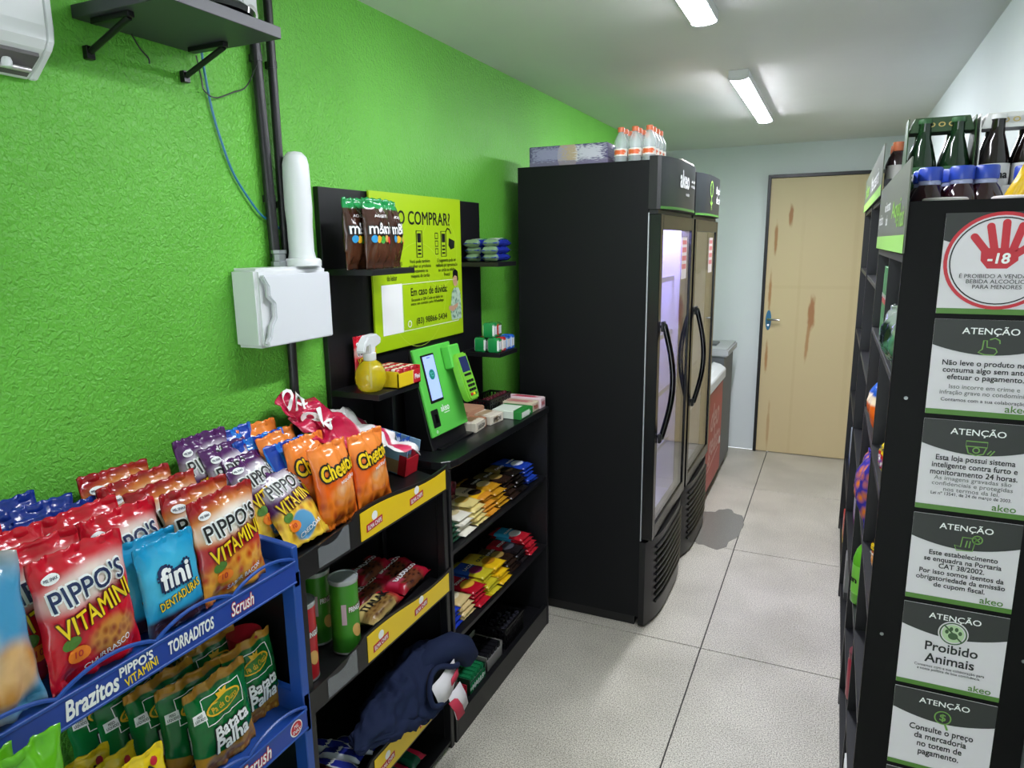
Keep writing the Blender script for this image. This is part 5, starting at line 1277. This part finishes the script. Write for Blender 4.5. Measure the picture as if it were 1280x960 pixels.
YP = pmat('yellow_packet', '#d9b01c', [('rect', .75, .5, .3, .6, '#b9b4ac', {'s': .2})], **FP)
o = bag('food_packet', YP, .07, .15, .02, 5); o.location = (.262, 1.575, TZ + .012); o.rotation_euler = (.05, .45, -.1)
tag(o, 'yellow and silver packet leaning among the juice bottles', 'packet')
def beer(colour, loc, yaw, cm, bm, lm, lab, words, ink, lb, blabel):
    t = thing('bottle_carrier', lb, 'carrier', loc, (0, 0, yaw), 'bottle carriers')
    w, d, h = .060, .10, .245
    c = MB().box(-w, w, -d / 2, d / 2, 0, .003).box(-w, w, -d / 2, -d / 2 + .002, 0, .10).box(-w, w, d / 2 - .002, d / 2, 0, .10)
    link('tray', c.mesh(), cm, t)
    for s in (-1, 1):
        link('side_wall', MB().prism([(-d / 2, 0), (d / 2, 0), (d / 2, .17), (.028, h), (-.028, h), (-d / 2, .17)], s * w, s * (w + .002), 'X').mesh(), cm, t)
    link('top_strip', MB().prism([(-w, h - .03), (w, h - .03), (w - .01, h), (-w + .01, h)], -.030, .030, 'Y').mesh(.001), cm, t)
    tp = text(t, 'O O O', mat('carrier_gold', '#b9a25a', .4), 0, h - .015, .05, .010, surf=-.030, bold=.03)
    proto = None
    M = Matrix.Translation(loc) @ Matrix.Rotation(yaw, 4, 'Z')
    for j in range(2):
        for i in range(2):
            b = thing('beer_bottle', blabel % (['left', 'right'][i], ['front', 'back'][j]), 'bottle', (0, 0, 0), (0, 0, yaw), 'bottles in carriers') if proto is None else copy_tree(proto)
            if proto is None:
                proto = b
                link('glass', MB().lathe([(.026, 0), (.0285, .004), (.0285, .135), (.027, .150), (.018, .185), (.0135, .200), (.0125, .226), (.0135, .228), (.0135, .234), (0, .234)], 24).mesh(0, True), bm, b)
                sf = lambda X, Z: -math.sqrt(max(.0288 ** 2 - X * X, 0))
                link('label', MB().lathe([(.0288, .085), (.0288, .140)], 24, cap=False).mesh(0, True), lm, b)
                text(b, words, ink, 0, .118, .045, .016, surf=sf, bold=.03)
                link('cap', MB().lathe([(.014, .229), (.0145, .231), (.0135, .238), (0, .238)], 18).mesh(0, True), lm, b)
            b['label'] = blabel % (['left', 'right'][i], ['front', 'back'][j])
            b.location = M @ Vector(((-.030, .030)[i], (-.026, .026)[j] if d > .05 else 0, .0035))
t = thing('carton_tray', 'brown carton tray under the two bottle carriers', 'carton', (.25, 1.80, TZ))
link('tray', MB().box(-.135, .135, -.058, .058, 0, .033).mesh(.002), mat('kraft_card', '', 0), t)
link('tape', MB().box(-.136, .136, -.012, .012, .0331, .0336).mesh(), mat('tape_tan', '#c9a47a', .3), t)
GC = mat('carrier_green', '#24421f', .4); WC = pmat('carrier_white', '#d4d2ce', [('rect', .5, .5, .2, .2, '#4a4a4a', {'n': 12, 's': .3, 'o': .3})], .45)
beer('green', (.180, 1.80, TZ + .034), .0, GC, mat('beer_green', '#122a17', .08, spec=.6), mat('beer_green_label', '#2f5a33', .4), 0, 'SPATEN', WHT, 'green carton carrier with dark green beer bottles', 'dark green beer bottle, %s side of carrier, %s one')
beer('white', (.310, 1.80, TZ + .034), .0, WC, mat('beer_brown', '#160d0c', .08, spec=.6), mat('beer_white_label', '#d6d4d2', .4), 0, 'Alma', INK, 'white carton carrier with dark brown bottles by the wall', 'dark brown bottle, %s side of white carrier, %s one')
# goods beyond on the middle unit
for i, (x, y, m) in enumerate(((.15, 2.56, '#7a1f24'), (.21, 2.60, '#7a1f24'), (.15, 2.66, '#8a3a24'))):
    t = thing('sauce_bottle', 'small dark bottle with orange cap on the middle unit, %s' % ['nearest', 'by the wall', 'farthest'][i], 'bottle', (x, y, 1.7365), group='small dark bottles')
    link('body', MB().lathe([(.026, 0), (.028, .004), (.028, .10), (.02, .125), (.013, .135), (0, .135)], 18).mesh(0, True), mat('sauce', '#2a1a1c', .1), t)
    link('cap', MB().lathe([(.016, .133), (.017, .135), (.016, .16), (0, .16)], 18).mesh(0, True), mat('cap_orange', '#b0603c', .4), t)
    link('label', MB().lathe([(.0283, .04), (.0283, .09)], 18, cap=False).mesh(0, True), mat('sauce_label', '#b8b4b0', .4), t)

# ---------------------------------------------------------------- goods on the right-hand shelves (facing the aisle)
def rbag(kind, name, cat, lb, y, z, w, h, tk, x=.155, lean=.05, seed=0, yaw=0.0):
    o = put_bag(kind, name, cat, lb, (x, y, z), w, h, tk, lean, 0, 0, seed)
    o.rotation_euler = (-lean, 0, -PI / 2 + yaw); return o
def rbox(name, cat, lb, x0, x1, y0, y1, z0, z1, m, words=None, ink=WHT):
    t = thing(name, lb, cat, ((x0 + x1) / 2, (y0 + y1) / 2, z0))
    wl('carton', MB().box(x0, x1, y0, y1, z0, z1), m, t, .0015)
    f = link('front_print', MB().box(-(y1 - y0) * .45, (y1 - y0) * .45, -.0006, 0, (z1 - z0) * .1, (z1 - z0) * .9).mesh(), m, t, (x0 - (x0 + x1) / 2, 0, 0), RM90)
    if words: text(f, words, ink, 0, (z1 - z0) * .6, (y1 - y0) * .7, surf=-.0006, bold=.02)
def rbottle(lb, x, y, z, h, r, body, cap, label=None, words=None):
    t = thing('bottle', lb, 'bottle', (x, y, z), RM90)
    link('body', MB().lathe([(r * .9, 0), (r, .005), (r, h * .62), (r * .8, h * .74), (r * .42, h * .84), (r * .4, h * .9), (0, h * .9)], 20).mesh(0, True), body, t)
    link('cap', MB().lathe([(r * .5, h * .88), (r * .52, h * .89), (r * .5, h), (0, h)], 18).mesh(0, True), cap, t)
    if label:
        link('label', MB().lathe([(r + .0004, h * .15), (r + .0004, h * .55)], 20, cap=False).mesh(0, True), label, t)
        if words: text(t, words, INK, 0, h * .35, r * 1.6, surf=lambda X, Z: -math.sqrt(max((r + .0004) ** 2 - X * X, 0)), bold=.03)
GX = pmat('green_carton', '#1c7a3a', [('rect', .5, .55, .6, .06, '#b82430', {'s': .05}), ('rect', .5, .2, .3, .06, '#dfe6dc', {'s': .1})], .35, 'YZ')
for i, y in enumerate((2.06, 2.12, 2.18)):
    rbox('drink_carton', 'carton', 'green carton standing on the nearest unit, %s' % ['nearest of three', 'middle of three', 'farthest of three'][i], .125, .20, y, y + .055, 1.3315, 1.3315 + .195, GX, 'ERVA', WHT)
rbag('foil', 'snack_bag', 'snack bag', 'silver and green foil bag sticking out of the nearest unit', 1.66, 1.3315, .15, .13, .06, .138, -.1, 2, .15)
rbag('foil', 'snack_bag', 'snack bag', 'silver and green foil bag behind the one sticking out', 1.79, 1.3315, .14, .12, .05, .18, .05, 1)
rbag('orangeblue', 'snack_bag', 'snack bag', 'orange and blue bag on the nearest unit', 2.13, 1.0765, .15, .145, .06, .135, .05, 3)
rbag('orangeblue', 'snack_bag', 'snack bag', 'orange and blue bag behind its twin', 2.17, 1.0765, .15, .145, .05, .20, .05, 1)
rbag('pipoca', 'snack_bag', 'snack bag', 'small yellow and white packet on the nearest unit', 1.72, 1.0765, .09, .075, .03, .132, .05, 1)
rbag('violetorange', 'snack_bag', 'snack bag', 'purple and orange bag halfway down the nearest unit', 2.14, .8065, .17, .20, .06, .128, .0, 2)
rbag('violetorange', 'snack_bag', 'snack bag', 'purple and orange bag behind its twin', 2.27, .8065, .17, .19, .06, .15, .05, 4)
rbag('orange', 'snack_bag', 'snack bag', 'small orange packet low on the nearest unit', 1.75, .8065, .09, .12, .03, .14, .05, 2)
rbottle('green cleaner bottle with black lettering on the nearest unit', .143, 2.14, .5465, .22, .036, mat('cleaner_green', '#5fae2c', .25), mat('cap_white', '#e2e2de', .4), mat('cleaner_label', '#7cc84a', .35), 'Kleen')
rbottle('green cleaner bottle behind the lettered one', .20, 2.25, .5465, .22, .036, MC['cleaner_green'], MC['cap_white'], MC['cleaner_label'], 'Kleen')
t = thing('food_tub', 'red jar with dark lid on the bottom shelf', 'tub', (.152, 2.03, .2965))
link('tub', MB().lathe([(.036, 0), (.040, .01), (.040, .12), (.036, .13), (0, .13)], 24).mesh(0, True), mat('jar_red', '#a01e38', .35), t)
link('lid', MB().lathe([(.038, .13), (.039, .132), (.039, .15), (0, .15)], 24).mesh(0, True), mat('jar_lid', '#6a1226', .4), t)
rbox('tissue_pack', 'tissue pack', 'white paper pack on the bottom shelf of the nearest unit', .118, .22, 1.76, 1.90, .067, .21, mat('tissue_white', '#dcdcda', .5), 'SOFT', NAVY)
rbag('red', 'snack_bag', 'snack bag', 'red packet at the foot of the end panel', 1.62, .067, .13, .18, .05, .135, .05, 6)
# farther units: packs along the front edge
random.seed(11)
FAR = [('white and purple', '#a89cac', '#7a2a6c'), ('pale yellow', '#a89a64', '#6a5a2a'), ('white and blue', '#9aa4b4', '#2a58b0'), ('grey', '#7c7c78', '#3a3a3a'), ('red and yellow', '#b02a2a', '#e0c040'), ('green and white', '#3a8a4a', '#e0e6e0')]
for u, (ya, yb, un) in enumerate(((2.50, 3.24, 'middle'), (3.33, 4.08, 'farthest'))):
    for s, z in enumerate(SHB[:5]):
        for j in range(4):
            nm, c1, c2 = FAR[(u * 2 + s * 3 + j) % 6]
            y = ya + .03 + j * .19; h = random.uniform(.13, .20)
            m = pmat('far_' + nm, c1, [('rect', .5, .6, .3, .2, c2, {'s': .1}), ('rect', .5, .1, .6, .1, c2, {})], .35, 'YZ')
            rbox('grocery_pack', 'grocery pack', '%s pack on the %s unit, %s shelf up, %s along' % (nm, un, ORD[s], ORD[j]), (.150 if s > 1 else .128) + random.uniform(0, .03), .26, y, y + random.uniform(.10, .15), z + .0165, z + .0165 + h, m)
